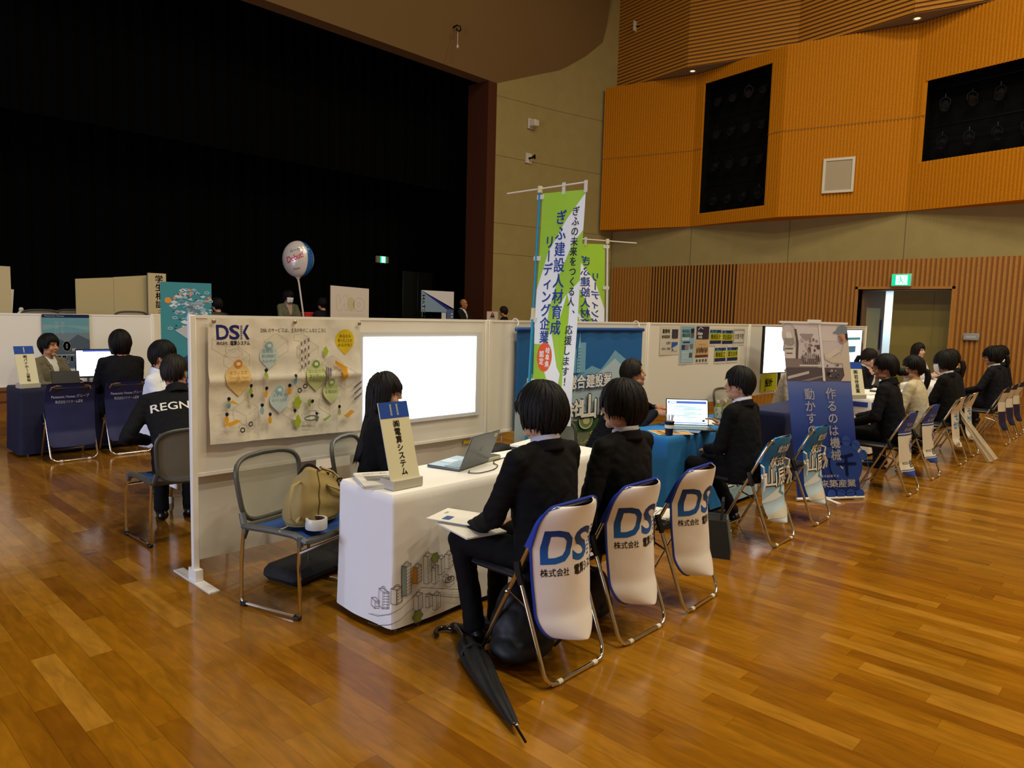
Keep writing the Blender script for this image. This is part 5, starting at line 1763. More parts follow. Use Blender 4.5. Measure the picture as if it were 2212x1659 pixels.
# --- small flyers on the panel
fz = PY-.016
def fl1(p):
    p.text('勤務地', -.08, .26, .05, '26262e', bold=.03); p.text('岐阜県羽島市', -.08, .2, .04, '26262e', bold=.02, width=.17); p.text('大野町', -.03, .13, .035, '26262e'); p.text('岐阜ほか・福岡県', -.07, .07, .03, '26262e', width=.18)
    p.rect(.04, .18, .17, .28, '2c3a60'); p.rect(.04, .04, .17, .14, '3060a8'); p.up(); p.poly([(.06, .18), (.06, .25), (.1, .27), (.14, .24), (.14, .18)], '4c403c'); p.poly([(.04, .04), (.04, .07), (.17, .11), (.17, .04)], 'c8ccd0'); p.rect(.05, .045, .09, .065, '2c3038')
flat('flyer', 'wide white flyer with two small building photos, first in the row on the panel', 'flyer', .40, .31, fl1, (6.905, fz, 1.215), base='d4cec0', wave=.003, group='small flyers on the panel')
def fl2(p):
    p.rect(-.15, .02, .15, .43, '88b4d0'); p.up(); p.rect(-.13, .27, .03, .36, 'b8d4e4'); p.rect(-.13, .02, .13, .2, 'a4c8dc'); p.up(); p.text('株式会社', -.04, .375, .045, '2c6c70', bold=.03, width=.17); p.text('機能産業', -.04, .33, .045, '2c6c70', bold=.05, width=.17)
    for x, z, c in ((.1, .375, '24243c'), (.1, .33, '6c5c58'), (-.09, .19, '2c3c68'), (-.01, .19, '948888'), (.09, .2, '8c7068'), (.08, .1, '5c5c4c')): p.rect(x-.035, z-.025, x+.035, z+.03, c)
    p.rect(-.1, .245, .05, .258, '1c2c3c')
    for k in range(6): p.rect(-.12, .13-.014*k, .03, .136-.014*k, 'd4e4ec')
flat('flyer', 'tall pale blue flyer with many small photos on the panel', 'flyer', .33, .435, fl2, (7.285, fz, 1.10), base='d8d4c8', wave=.003, seed=3, group='small flyers on the panel')
def fl3(p):
    p.rect(-.15, .28, .15, .43, '2c2c50'); p.rect(-.15, .1, .15, .28, 'd0b080'); p.rect(-.15, .07, .15, .1, '6c3828'); p.up(); p.poly([(.0, .28), (.0, .43), (.09, .4), (.1, .28)], '3c2c30'); p.line([(-.12, .39), (-.06, .42), (.0, .4)], .008, 'e8e8ea')
    p.text('3days', -.07, .345, .05, 'e8e4dc', bold=.05, width=.12); p.text('WORK', -.06, .305, .035, 'e8e4dc', bold=.05, width=.09); p.text('インターンシップ', 0, .22, .025, '6c4c2c', width=.16)
    for k in range(8): p.ell(-.12+.034*k, .15+.01*(k % 2), .015, .035, random.choice(['6c4c38', '8c6c50', '5c4434']))
    for k in range(4): p.rect(-.13+.07*k, .02, -.09+.07*k, .05, '54545c')
flat('flyer', 'tall flyer with dark blue top and tan lower half on the panel', 'flyer', .33, .435, fl3, (7.63, fz, 1.10), base='d8d4c8', wave=.003, seed=5, group='small flyers on the panel')
def yel(txt):
    def f(p):
        p.rect(-.14, .025, .14, .19, '202860'); p.rect(-.14, .15, .14, .19, '2c7ca8'); p.up(); p.rect(-.14, .065, .14, .15, 'd4d01c'); p.up(); p.text(txt, 0, .11, .075, '3c3c2c', width=.25, bold=.01)
    return f
for txt, x, z, l in (('機械設計', 7.945, 1.30, 'upper left yellow and blue job notice'), ('電気回路設計', 8.25, 1.295, 'upper right yellow and blue job notice'), ('機械組立', 8.085, 1.085, 'lower left yellow and blue job notice'), ('電気技術', 8.405, 1.085, 'lower right yellow and blue job notice')):
    flat('job_notice', l+' pinned on the panel', 'notice', .30, .215, yel(txt), (x, fz, z), base='d8d4c8', wave=.002, seed=x, group='job notices on the panel')
def wn_(p):
    p.line([(-.14, .03), (.14, .03), (.14, .19), (-.14, .19), (-.14, .03)], .006, '4c5068'); p.text('文理不問', 0, .11, .07, '34343c', width=.24)
flat('job_notice', 'white framed notice with four black characters at the row end on the panel', 'notice', .30, .215, wn_, (8.56, fz, 1.30), base='d4d0c8', wave=.002, group='job notices on the panel')

# --- screens farther right
def tv(label, loc, rotz, w, h, mat, draw=None, zc=1.25, group='displays on stands'):
    t = thing('display_screen', label, 'screen', loc, rotz, group)
    b = MB(m_blk); b.box((-w/2-.012, 0, zc-h/2-.012), (w/2+.012, .04, zc+h/2+.012), bev=.004); b.build('housing', t)
    b = MB(mat); b.box((-w/2, -.002, zc-h/2), (w/2, 0, zc+h/2))
    if draw: draw(Print(b, plane_map((0, -.002, zc), (1, 0, 0), (0, 0, 1)), gap=.0006))
    b.build('screen', t, smooth=False)
    b = MB(m_blk); b.tube([(0, .06, zc-h/2), (0, .06, .03)], .02, 8); b.build('column', t)
    b = MB(m_blk); b.bar((-.25, .06, .015), (.25, .06, .015), .08, .03); b.bar((0, -.15, .015), (0, .25, .015), .08, .03); b.build('stand_foot', t)
    return t
tv('bright white screen on a stand left of the banner stand', (9.2, 3.80, 0), rad(-8), .95, .58, m_glow, lambda p: p.rect(-.05, -.02, .0, .06, '7088c0'), zc=1.25)
tv('bright bluish screen on a stand right of the banner stand', (12.36, 3.98, 0), 0, .74, .52, M('lit_screen_blue', 'e0ecff', .4, emit='c4dcff', es=2.0), lambda p: (p.rect(-.3, -.1, .1, .0, '60a0e0'), p.rect(-.3, .1, .3, .14, '60c0d8')), zc=1.24)
def yb(p): p.text('設計', 0, .12, .12, '3c3c14', bold=.04); p.text('電気設計', -.12, .1, .05, '3c3c14', rot=pi/2)
flat('wall_notice', 'bright yellow notice under the white screen', 'notice', .5, .24, yb, (9.5, PY-.03, .66), base='c4c81c', group='yellow notices')
flat('wall_poster', 'poster with a grey and brown photo on the last panel', 'poster', .5, .66, lambda p: (p.rect(-.22, .03, .22, .63, '9c9a94'), p.up(), p.poly([(-.1, .03), (-.02, .35), (.08, .5), (.2, .4), (.22, .03)], '54443c'), p.poly([(-.22, .3), (-.05, .4), (.0, .63), (-.22, .63)], 'c0bcb4')), (13.05, PY-.03, .85), base='c4c0b8')
t = thing('notebook_holder', 'open black folder with white pages on the white table before the woman in black', 'folder', (10.35, 2.95, .714), rad(10))
b = MB(m_blk); b.box((-.16, -.11, 0), (.16, .11, .02)); b.build('cover', t, smooth=False)
b = MB(m_paper); b.box((-.15, -.1, .02), (.15, .1, .03)); b.build('pages', t, smooth=False)
stack('loose papers beside the edge-on sign on the white table', (9.85, 2.95, .7142), rad(-15), .3, .21, 3)

# ================================================================ people
m_skin = {}
def skin(h):
    return M('skin_'+h, h, .5, spec=.35)
def hairmat(h):
    k = 'hair_'+h
    if k in _M: return _M[k]
    m = M(k, h, .6, spec=.22)
    n = m.node_tree; b = n.nodes['Principled BSDF']
    tc = n.nodes.new('ShaderNodeTexCoord'); mp = n.nodes.new('ShaderNodeMapping'); nz = n.nodes.new('ShaderNodeTexNoise'); bp = n.nodes.new('ShaderNodeBump')
    mp.inputs['Scale'].default_value = (90, 90, 6)
    nz.inputs['Scale'].default_value = 1
    nz.inputs['Detail'].default_value = 3
    n.links.new(tc.outputs['Object'], mp.inputs[0]); n.links.new(mp.outputs[0], nz.inputs['Vector'])
    bp.inputs['Strength'].default_value = .45; bp.inputs['Distance'].default_value = .004
    n.links.new(nz.outputs['Fac'], bp.inputs['Height']); n.links.new(bp.outputs[0], b.inputs['Normal'])
    return m
def clothmat(h, rough=.85):
    return M('garment_'+h, h, rough, spec=.2, bump=(55, .15, .003))

def head_shapes(mb):
    mb.ell((0, -.012, .028), (.074, .094, .098), 22, 16)
    mb.ell((0, .014, -.045), (.058, .070, .074), 18, 12)
    mb.ell((0, .058, -.098), (.026, .024, .022), 12, 8)
    for s in (-1, 1):
        mb.ell((s*.034, .056, -.036), (.030, .026, .034), 12, 8)
        mb.ell((s*.076, -.006, -.012), (.010, .020, .032), 12, 8, Matrix.Rotation(rad(s*14), 3, 'Z'))
        mb.ell((s*.04, .01, -.075), (.03, .05, .03), 12, 8)
    mb.ell((0, .066, .022), (.045, .018, .014), 12, 8)
    mb.capsule((0, .080, .010), (0, .098, -.030), .0075, .0135, 10)
    for s in (-1, 1): mb.ell((s*.011, .090, -.033), (.009, .009, .008), 8, 6)
    mb.ell((0, .082, -.060), (.021, .010, .008), 12, 6)
    mb.ell((0, .079, -.071), (.018, .010, .007), 12, 6)

def hand_shapes(mb, M4, curl=.5, spread=.12, thumb=.6, side=1):
    """palm along +x from the wrist, back of the hand +z, thumb on side*y"""
    old = mb.T
    mb.T = M4
    mb.loft([((0, 0, 0), (0, .022, 0), (0, 0, .017)), ((.03, 0, 0), (0, .034, 0), (0, 0, .016)), ((.075, 0, .001), (0, .040, 0), (0, 0, .014)), ((.095, 0, 0), (0, .038, 0), (0, 0, .010))], 14)
    for i, (y, L, r) in enumerate(((.029, .070, .0082), (.010, .079, .0086), (-.009, .073, .0082), (-.027, .057, .0072))):
        p = V((.088, side*y, .0)); a = curl*(.25+.08*i); yaw_ = side*(y*spread*8)
        seg = (.46, .30, .24)
        rr = r
        mb.ell(p, (.011, .010, .010), 8, 6)
        for k in range(3):
            q = p+V((cos(a)*cos(yaw_), cos(a)*sin(yaw_), -sin(a)))*L*seg[k]
            mb.capsule(p, q, rr, rr*.9, 9)
            p = q; rr *= .9; a += curl*(.75+.1*i)
    p = V((.022, side*.026, -.006))
    a = thumb
    for L, r in ((.036, .0125), (.032, .0098), (.026, .0085)):
        q = p+V((cos(a)*.9, side*sin(a)*.9, -.25)).normalized()*L
        mb.capsule(p, q, r, r*.9, 9)
        p = q; a -= .28
    mb.T = old

def hair_mesh(st, seed=0, locks=200):
    """st: fringe, side, back (lower limits, head centre = 0), vol, flare, part, colour"""
    fr, sd, bk = st.get('fringe', .035), st.get('side', -.03), st.get('back', -.10)
    vol = st.get('vol', 1.0)
    zt = .137*vol if vol > 1 else .137
    nphi, nt = 72, 20
    def zlow(a):
        d = abs(math.degrees(a))
        def mixv(x, a_, b_, p, q): t_ = min(1, max(0, (x-p)/(q-p))); t_ = t_*t_*(3-2*t_); return a_+(b_-a_)*t_
        z = mixv(d, fr, sd, st.get('f0', 38), st.get('f1', 62))
        z = mixv(d, z, bk, 100, 125)
        return z+.016*noise.noise(V((a*7, seed, 0)))*(1.6 if bk < -.2 else 1)
    def f(u, v):
        a = -pi+2*pi*u
        zl = zlow(a)
        z = zt-(zt-zl)*(1-cos(min(1, v)*pi/2)) if zl > -.2 else (zt-(zt-zl)*(v**1.25))
        ztop = zt
        if z > .02: k = sqrt(max(0, 1-((z-.015)/(ztop-.015))**2)) if z > .015 else 1
        else: k = 1
        if z < .0:
            q = min(1, -z/.12)
            k = 1-(.46 if bk > -.2 else .06)*q**1.6*(1 if abs(a) > 1.9 or bk < -.15 else .35)
            if bk < -.2 and z < -.14: k = .94+st.get('flare', .35)*min(1, (-z-.14)/.3)
        k *= 1+.03*noise.noise(V((sin(a)*3, cos(a)*3, z*9+seed)))+.015*noise.noise(V((a*14, z*4, seed+2)))
        rx, ry = .088*vol, .106*vol
        y0 = -.012
        x, y = rx*k*sin(a), y0+ry*k*cos(a)
        if bk < -.2 and z < -.12:
            q = min(1, (-z-.12)/.14)
            y = y*(1-.35*q)-.055*q-.05*max(0, (-z-.26)/.2)
        if fr < .03 and abs(a) < .7 and z < .05: y += .006
        return V((x, y, z))
    mb = MB(hairmat(st.get('col', '0a0908')))
    mb.grid(f, nphi, nt, cu=True)
    me = mb.mesh('h', recalc=True)
    o = bpy.data.objects.new('tmp', me); C.objects.link(o)
    s = o.modifiers.new('s', 'SOLIDIFY'); s.thickness = .016; s.offset = -1
    dg = bpy.context.evaluated_depsgraph_get()
    out = bpy.data.meshes.new_from_object(o.evaluated_get(dg))
    bpy.data.objects.remove(o); bpy.data.meshes.remove(me)
    # locks combed over the cap, tapering to loose points along the edge
    base = MB(out.materials[0])
    base.add([v.co.copy() for v in out.vertices], [list(p.vertices) for p in out.polygons])
    bpy.data.meshes.remove(out)
    rnd = random.Random(seed+3)
    for i in range(locks):
        u = (i+rnd.uniform(-.5, .5))/locks % 1
        v0 = rnd.uniform(.02, .55)**1.0; tw = rnd.uniform(-.035, .035); lift = rnd.uniform(.0, .007); w = rnd.uniform(.007, .013)
        end = 1+rnd.uniform(-.06, .10)
        P_, R_ = [], []
        for k in range(9):
            s = k/8
            v = v0+(end-v0)*s
            uu = (u+tw*s*s) % 1
            p = f(uu, min(v, 1))
            if v > 1:
                p = p+(p-f(uu, .93)).normalized()*(v-1)*(.26 if bk > -.2 else .5)
            c = V((0, -.012, p.z))
            n = (p-c); n = n.normalized() if n.length > 1e-4 else V((0, 0, 1))
            if v < .35: n = (n+V((0, 0, 1.5))).normalized()
            P_.append(p+n*(lift*sin(pi*min(1, s*1.15))+.0015)); R_.append(w*(.35+.65*sin(pi*min(.9, .12+s*.8)))*(1 if s < .8 else (1-s)/.2*.9+.08))
        base.tube(P_, R_, 6, flat=.45)
    return base.mesh('hair', sharp=180)

def ik(sh, wr, l1, l2, pole):
    d = wr-sh; L = d.length
    if L > (l1+l2)*.995: wr = sh+d.normalized()*(l1+l2)*.995; d = wr-sh; L = d.length
    a = (l1*l1-l2*l2+L*L)/(2*L)
    h = sqrt(max(0, l1*l1-a*a))
    n = d.normalized()
    p = pole-n*pole.dot(n); p.normalize()
    return sh+n*a+p*h, wr

def project(mb, verts2, faces, bvh, o, dirn, ux, uy, mat, off=.003):
    """lay a flat outline onto a surface along a direction"""
    mb.use(mat)
    vs = []
    for x, y in verts2:
        p = o+ux*x+uy*y
        h = bvh.ray_cast(p, dirn)
        if h[0]: vs.append(h[0]-dirn*off)
        else:
            q = bvh.find_nearest(p-dirn*-.38)
            vs.append(q[0]+q[1]*off)
    mb.add(vs, faces)

def person(label, loc, rotz, top='14141a', bottom='131318', shirt='e8e6ea', hair=None, skin_h='c89878', lean=8, hy=0, hp=0, hr=0, arms=(None, None), hands=(True, True),
           knees=None, mask=False, glasses=None, vneck=False, sc=1.0, vox=.011, legs=True, collar=True, sw=1.0, back_text=None, bun=False, pony=None, tieknot=None, hcurl=(.5, .5),
           face=True, top_kind='jacket', hmat=(None, None), knit=False, group=None, badge=False, tall=0, arm_mat=None, jtrim=None):
    t = thing('person', label, 'person', loc, rotz, group)
    if sc != 1: t.scale = (sc, sc, sc)
    l = rad(lean)
    U = V((0, sin(l), cos(l))); F = V((0, cos(l), -sin(l))); X = V((1, 0, 0))
    hip = V((0, 0, .52))
    at = lambda s, y=0: hip+U*s+F*y
    nb = at(.535, -.012)
    SK = skin(skin_h); TM = clothmat(top); BM = clothmat(bottom)
    # ---- head frame
    HM = Matrix.Translation(nb+V((0, .028+.05*sin(l), .128))) @ Matrix.Rotation(rad(hy), 4, 'Z') @ Matrix.Rotation(rad(-hp), 4, 'X') @ Matrix.Rotation(rad(hr), 4, 'Y')
    hb = MB(SK); hb.T = HM
    head_shapes(hb)
    hb.T = Matrix()
    hb.capsule(HM @ V((0, -.022, -.05)), nb-U*.05, .050, .060, 16)
    bvx = .0044 if vox < .0125 else .0065
    hd_only = MB(SK); hd_only.T = HM; head_shapes(hd_only); hm = remesh(hd_only, bvx*1.2, 3, SK)
    hb.capsule(nb-U*.05, at(.40), .05, .05, 12)
    # ---- arms
    sh = [at(.458, -.005)+X*(s*.182*sw) for s in (-1, 1)]
    dflt = [V((-.13, .34, .60)), V((.13, .34, .60))]
    jb = MB(TM)
    secs = [(-.10, .195, .155, .005), (0, .192, .142, .0), (.12, .180, .130, .0), (.24, .188, .130, .004), (.34, .198, .126, .002), (.42, .196, .108, -.006), (.475, .145, .084, -.014), (.515, .085, .066, -.018), (.53, .066, .058, -.018)]
    jb.loft([(at(s, y), X*(a*(sw if s > .2 else (1+sw)/2)), F*b_) for s, a, b_, y in secs], 28)
    for i, s in enumerate((-1, 1)):
        jb.capsule(at(.492, -.014)+X*s*.055, sh[i], .054, .061, 14)
        w = arms[i] if arms[i] is not None else dflt[i]
        w = V(w)
        pole = V((s*.6, -.35, -.9))
        e, w = ik(sh[i], w, .285, .245, pole)
        jb.capsule(sh[i], e, .062, .055, 14)
        jb.capsule(e, w, .056, .042, 14)
        jb.capsule(w-(w-e).normalized()*.03, w, .043, .044, 14)
        d = (w-e).normalized()
        if hands[i]:
            hbm = hb
            hb.capsule(at(.42), sh[i], .035, .035, 10); hb.capsule(sh[i], e, .034, .030, 10); hb.capsule(e, w, .030, .026, 10)
            if hmat[i]:
                xd, zd = V(hmat[i][0]).normalized(), V(hmat[i][1]).normalized()
            else:
                xd, zd = d, V((s*.35, 0, 1))
            yd = zd.cross(xd).normalized(); zd = xd.cross(yd).normalized()
            M4 = Matrix(((xd.x, yd.x, zd.x, 0), (xd.y, yd.y, zd.y, 0), (xd.z, yd.z, zd.z, 0), (0, 0, 0, 1)))
            M4.translation = w+d*.028
            hand_shapes(hbm, M4, hcurl[i], side=(1 if i == 1 else -1))
            hbm.capsule(w-d*.07, w+d*.035, .028, .024, 12)
    jm = remesh(jb, vox, 9, TM, wrinkle=.011 if not knit else .008, wscale=10)
    bvh = BVHTree.FromPolygons([v.co.copy() for v in jm.vertices], [list(p.vertices) for p in jm.polygons])
    jacket = put(top_kind, jm, t)
    # ---- body mesh (skin): head, neck and hands
    bo = put('body', remesh(hb, bvx, 3, SK), t)
    # ---- trousers, shoes
    if legs:
        tb = MB(BM)
        tb.ell(hip+V((0, -.01, -.03)), (.165, .13, .10), 20, 12)
        kn = knees or [((-.10, .40, .51), (-.10, .36, .10)), ((.10, .40, .51), (.10, .38, .10))]
        for i, s in enumerate((-1, 1)):
            k_, a_ = V(kn[i][0]), V(kn[i][1])
            tb.capsule(hip+V((s*.085, .02, -.02)), k_, .088, .066, 16)
            tb.capsule(k_, a_, .064, .052, 16)
            tb.capsule(a_-(a_-k_).normalized()*.04, a_, .054, .056, 16)
            so = MB(M('shoe_black', '0a0a0b', .35))
            fd = V((a_.x-k_.x, .24, 0)).normalized()
            fd = V((fd.x*.3, 1, 0)).normalized()
            h0 = V((a_.x, a_.y, .045))-fd*.035
            so.capsule(h0, h0+fd*.09+V((0, 0, -.008)), .042, .036, 12); so.capsule(h0+fd*.09+V((0, 0, -.008)), h0+fd*.20+V((0, 0, -.02)), .036, .024, 12)
            so.capsule(h0, V((a_.x, a_.y, .09)), .036, .034, 12)
            sm_ = remesh(so, .009, 3, M('shoe_black'))
            for v in sm_.vertices: v.co.z = max(v.co.z, .003)
            put('shoe', sm_, t)
        put('trousers', remesh(tb, vox, 5, BM, wrinkle=.010, wscale=8), t)
    # ---- collar, shirt
    if collar:
        def band(r0, r1, z0, z1, front_drop, th, nm, mt, back=0):
            cb = MB(mt)
            def g(u, v):
                a = 2*pi*u
                fx = cos(a)
                r = r0+(r1-r0)*v
                zz = z0+(z1-z0)*v-front_drop*(.5+.5*fx)**2
                return nb+X*(r*sin(a))+F*(r*1.08*fx-.004)+U*zz
            cb.grid(g, 40, 5, cu=True)
            o_ = cb.build(nm, t, recalc=False)
            sm2 = o_.modifiers.new('s', 'SOLIDIFY'); sm2.thickness = th
            return o_
        if shirt: band(.069, .064, -.035, .034, .035, .004, 'shirt_collar', clothmat(shirt, .7))
        if top_kind in ('jacket', 'coat'): band(.088, .070, -.04, .012 if top_kind == 'jacket' else .03, .06 if top_kind == 'jacket' else .03, .004, 'jacket_collar', TM)
    if vneck and shirt:
        vb = MB(clothmat(shirt, .7))
        pts, fs = [], []
        n = 10
        for i in range(n+1):
            for j in range(7): pts.append(((j/6-.5)*2*(.012+.062*(1-i/n)**.8), .02-.25*i/n))
        for i in range(n):
            for j in range(6): fs.append([i*7+j, i*7+j+1, (i+1)*7+j+1, (i+1)*7+j])
        project(vb, pts, fs, bvh, nb+F*.4, -F, -X if False else X, U, clothmat(shirt, .7), .005)
        put('shirt_front', vb.mesh('s'), t)
        lp = MB(TM)
        for s in (-1, 1):
            q = [(s*.03, .03), (s*.085, .02), (s*.098, -.09), (s*.075, -.10), (s*.08, -.12), (s*.012, -.26), (s*.008, -.25), (s*.045, -.10)]
            project(lp, q, [list(range(8))], bvh, nb+F*.4, -F, X, U, TM, .010)
        o_ = put('lapel', lp.mesh('l'), t)
    if badge:
        q = MB(M('badge_holder', 'c8e4ee', .3)); p_ = at(.14, .14)+X*-.06; q.box(p_-V((.04, .004, .055)), p_+V((.04, .004, .055)), bev=.004); q.build('name_badge', t)
    if back_text:
        q = MB(ink('e6e2d6'))
        vs, fs = glyphs(back_text, .01)
        x0, x1 = min(p[0] for p in vs), max(p[0] for p in vs)
        bm = bmesh.new()
        qv = [bm.verts.new((((p[0]-(x0+x1)/2)*.33/(x1-x0)-.03), (p[1]-.36)*.085, 0)) for p in vs]
        for f in fs: bm.faces.new([qv[i] for i in f])
        bmesh.ops.triangulate(bm, faces=bm.faces[:])
        for _ in range(3):
            lg = [e for e in bm.edges if e.calc_length() > .025]
            if lg: bmesh.ops.subdivide_edges(bm, edges=lg, cuts=1)
            bmesh.ops.triangulate(bm, faces=[f for f in bm.faces if len(f.verts) > 3])
        bm.verts.index_update()
        v2 = [(v.co.x, v.co.y) for v in bm.verts]; f2 = [[v.index for v in f.verts] for f in bm.faces]; bm.free()
        project(q, v2, f2, bvh, at(.375, -.45), F, X, U, ink('e6e2d6'), .004)
        put('back_lettering', q.mesh('b'), jacket)
    # ---- hair
    if hair is not None:
        hmesh = hair_mesh(hair, seed=sum(map(ord, label)) % 50, locks=230 if vox < .013 else 110)
        hmesh.transform(HM)
        ho = put('hair', hmesh, t)
        if bun:
            q = MB(hairmat(hair.get('col', '0a0908'))); q.T = HM; q.ell((0, -.148, -.03), (.045, .045, .042), 16, 10); q.ell((.015, -.185, -.045), (.03, .035, .025), 12, 8); q.build('hair_bun', t)
        if pony:
            q = MB(hairmat(hair.get('col', '0a0908'))); q.T = HM
            q.tube([(0, -.11, -.01), (0, -.15, -.03), (.0, -.165, -.10), (0, -.155, -.18), (0, -.14, -pony)], [.02, .032, .034, .03, .008], 12); q.build('ponytail', t)
            q = MB(M('hair_tie', '14141a', .6)); q.T = HM; q.ell((0, -.118, -.012), (.024, .012, .024), 10, 8); q.build('hair_tie', t)
    # ---- face
    if face:
        hv = BVHTree.FromPolygons([HM.inverted() @ v.co for v in hm.vertices], [list(p.vertices) for p in hm.polygons])
        def fy(x, z):
            h = hv.ray_cast(V((x, .3, z)), V((0, -1, 0)))
            return h[0].y if h[0] else .08
        for s in (-1, 1):
            q = MB(M('eye_white', 'd8d0c8', .25)); q.T = HM
            y = fy(s*.031, .0)
            q.ell((s*.031, y-.0035, .0), (.0135, .006, .0058), 12, 8)
            q.use(M('eye_dark', '0c0807', .15)); q.ell((s*.031, y+.0005, .0), (.0058, .0028, .0054), 10, 6)
            q.tube([(s*(.031+dx), fy(s*(.031+dx), .006)+.001, .0062-abs(dx)*.18) for dx in (-.014, -.007, 0, .007, .014)], .0016, 5)
            q.build('eye', t)
            q = MB(hairmat((hair or {}).get('col', '0a0908'))); q.T = HM
            q.tube([(s*(.031+dx), fy(s*(.031+dx), .020)+.001, .0195+.004*(1-abs(dx)/.02)-(.003 if dx > .01 else 0)) for dx in (-.019, -.009, 0, .010, .020)], [.0018, .003, .003, .0026, .0012], 6); q.build('eyebrow', t)
        if not mask:
            q = MB(M('lips_'+skin_h, 'a05a50', .4)); q.T = HM
            q.tube([(x, fy(x, -.062)+.0005, -.0645+.0015*(1 if abs(x) > .01 else 0)) for x in (-.022, -.012, 0, .012, .022)], [.0015, .004, .0045, .004, .0015], 6); q.build('mouth', t)
    if mask:
        q = MB(M('mask_white', 'e4e6ea', .7))
        def mk(u, v):
            a = rad(-72+144*u); z = -.014-.098*v
            w = .075-.012*v
            y = .098*cos(a*.9)**.55+.008*sin(pi*v)*cos(a)+(.004 if v < .4 else -.012*(v-.4))
            return HM @ V((w*sin(a)*1.06, y+.010-.004, z))
        q.grid(mk, 22, 9)
        mo = q.build('face_mask', t, recalc=False)
        q = MB(M('mask_white')); q.T = HM
        for s in (-1, 1):
            for z in (-.02, -.09): q.tube([(s*.073, .035, z), (s*.08, .01, z*.7-.005), (s*.08, -.014, -.012)], .0018, 5)
        q.build('ear_loop', mo)
    if glasses:
        q = MB(M('frame_'+glasses, glasses, .3, .3)); q.T = HM
        for s in (-1, 1):
            q.tube([(s*.033+.024*cos(2*pi*k/16), .100+.004, .0+.017*sin(2*pi*k/16)) for k in range(16)], .0018, 5, closed=True)
            q.tube([(s*.057, .102, .003), (s*.078, .07, .004), (s*.082, .0, .0)], .0018, 5)
        q.tube([(-.009, .106, .003), (0, .108, .005), (.009, .106, .003)], .0018, 5)
        q.build('glasses', t)
    return t

BK = '0a0908'
H_short = dict(fringe=.03, side=-.03, back=-.075, col=BK)
H_mop = dict(fringe=.005, side=-.065, back=-.115, vol=1.17, col=BK)
H_mop2 = dict(fringe=.0, side=-.04, back=-.11, vol=1.15, col='0c0a0a')
H_neat = dict(fringe=.05, side=-.005, back=-.07, col='0d0c0d', vol=1.08)
H_grey = dict(fringe=.075, side=.0, back=-.06, col='25211e', vol=.99)
H_long = dict(fringe=.012, side=-.10, back=-.44, col='120d0c', vol=1.03, f0=50, f1=78)
H_long2 = dict(fringe=.045, side=-.08, back=-.30, col='1c120e', vol=1.0)
H_bob = dict(fringe=.01, side=-.12, back=-.13, col='140e0c', vol=1.15)
H_tied = dict(fringe=.03, side=-.012, back=-.07, col='100c0b', vol=1.06)
H_tied2 = dict(fringe=.02, side=-.03, back=-.05, col='1a100c')
SUIT = '09090b'

# the row nearest the camera: students with their backs to us
person('young person in a black suit holding papers, on the nearest satin-covered chair', (2.54, 2.12, 0), 0, SUIT, '08080a', 'c8c4d4', H_mop, lean=6, hy=18, sc=.98, sw=1.06, arms=((-.19, .32, .60), (.12, .30, .60)),
       knees=[((-.20, .40, .53), (-.16, .33, .10)), ((.08, .41, .52), (.0, .33, .10))], vox=.009, tall=0)
person('young person in a black suit, hands in lap, on the middle satin-covered chair', (3.13, 2.09, 0), 0, SUIT, '08080a', 'c8c4d4', H_mop2, lean=4, hy=24, sc=.97, sw=1.06, arms=((-.17, .22, .60), (.10, .30, .60)), vox=.009)
stack('white sheets held on the lap of the student with papers', (2.37, 2.55, .612), rad(20), .21, .26, 1, 'papers', lambda p: (p.rect(-.08, .02, -.02, .06, '3c5c98'), p.text('DSK', .03, .09, .02, '44444c')), 'sheet_of_paper', 'papers of the first student')
stack('white folder with a pen on the knee of the student with papers', (2.33, 2.43, .592), rad(-10), .22, .29, 2, 'papers', None, 'sheet_of_paper', 'papers of the first student')
person('long-haired woman in a black suit behind the number 11 sign', (2.66, 3.64, 0), rad(-36-90), SUIT, SUIT, 'e4e2e4', H_long, 'd8a88c', lean=4, hy=-10, sc=.94, arms=((-.1, .28, .60), (.10, .27, .60)), vox=.010, vneck=True, sw=.92)
person('grey-haired man in a navy suit gesturing at the laptop on the blue table', (5.12, 3.66, 0), rad(-40-90), '121624', '10121c', 'dcdce4', H_grey, 'b88462', lean=22, hy=0, hp=-12, sc=.98, arms=((.06, .42, .84), (.22, .36, .82)), hands=(True, True), hcurl=(.25, .3), vneck=True, vox=.011, glasses=None,
       hmat=(((.6, .75, .1), (0, -.5, 1)), ((.3, .9, -.1), (.6, -.2, .8))))
person('young man in a black suit facing the laptop from the sky blue chair', (5.12, 2.36, 0), 0, SUIT, '0e0e12', 'dfe4ec', H_neat, 'c49472', lean=8, hy=14, sc=.96, arms=((-.05, .30, .64), (.12, .24, .81)), hcurl=(.5, .4), vox=.010,
       hmat=(None, ((-.55, .55, .45), (.5, -.5, .6))), knees=[((-.10, .40, .51), (-.06, .30, .10)), ((.14, .40, .51), (.26, .22, .10))])
person('person in a beige jacket half hidden behind the banner stand', (8.46, 3.5, 0), rad(-80-90), 'b4a890', '2a2a30', 'e0dcd8', H_short, lean=14, arms=((-.1, .34, .74), (.12, .34, .74)), vox=.013)
person('woman in a black jacket with one hand raised to her chest, by the screens', (10.80, 3.40, 0), rad(-95-90), '15151c', '15151c', 'dcd8d6', H_tied2, 'd8a890', lean=14, hp=12, hy=0, sc=.97, arms=((.02, .22, .92), (.14, .34, .72)), hcurl=(.2, .4), vneck=True, sw=.94, vox=.012, pony=.2,
       hmat=(((.85, .1, .5), (0, .9, .2)), None))
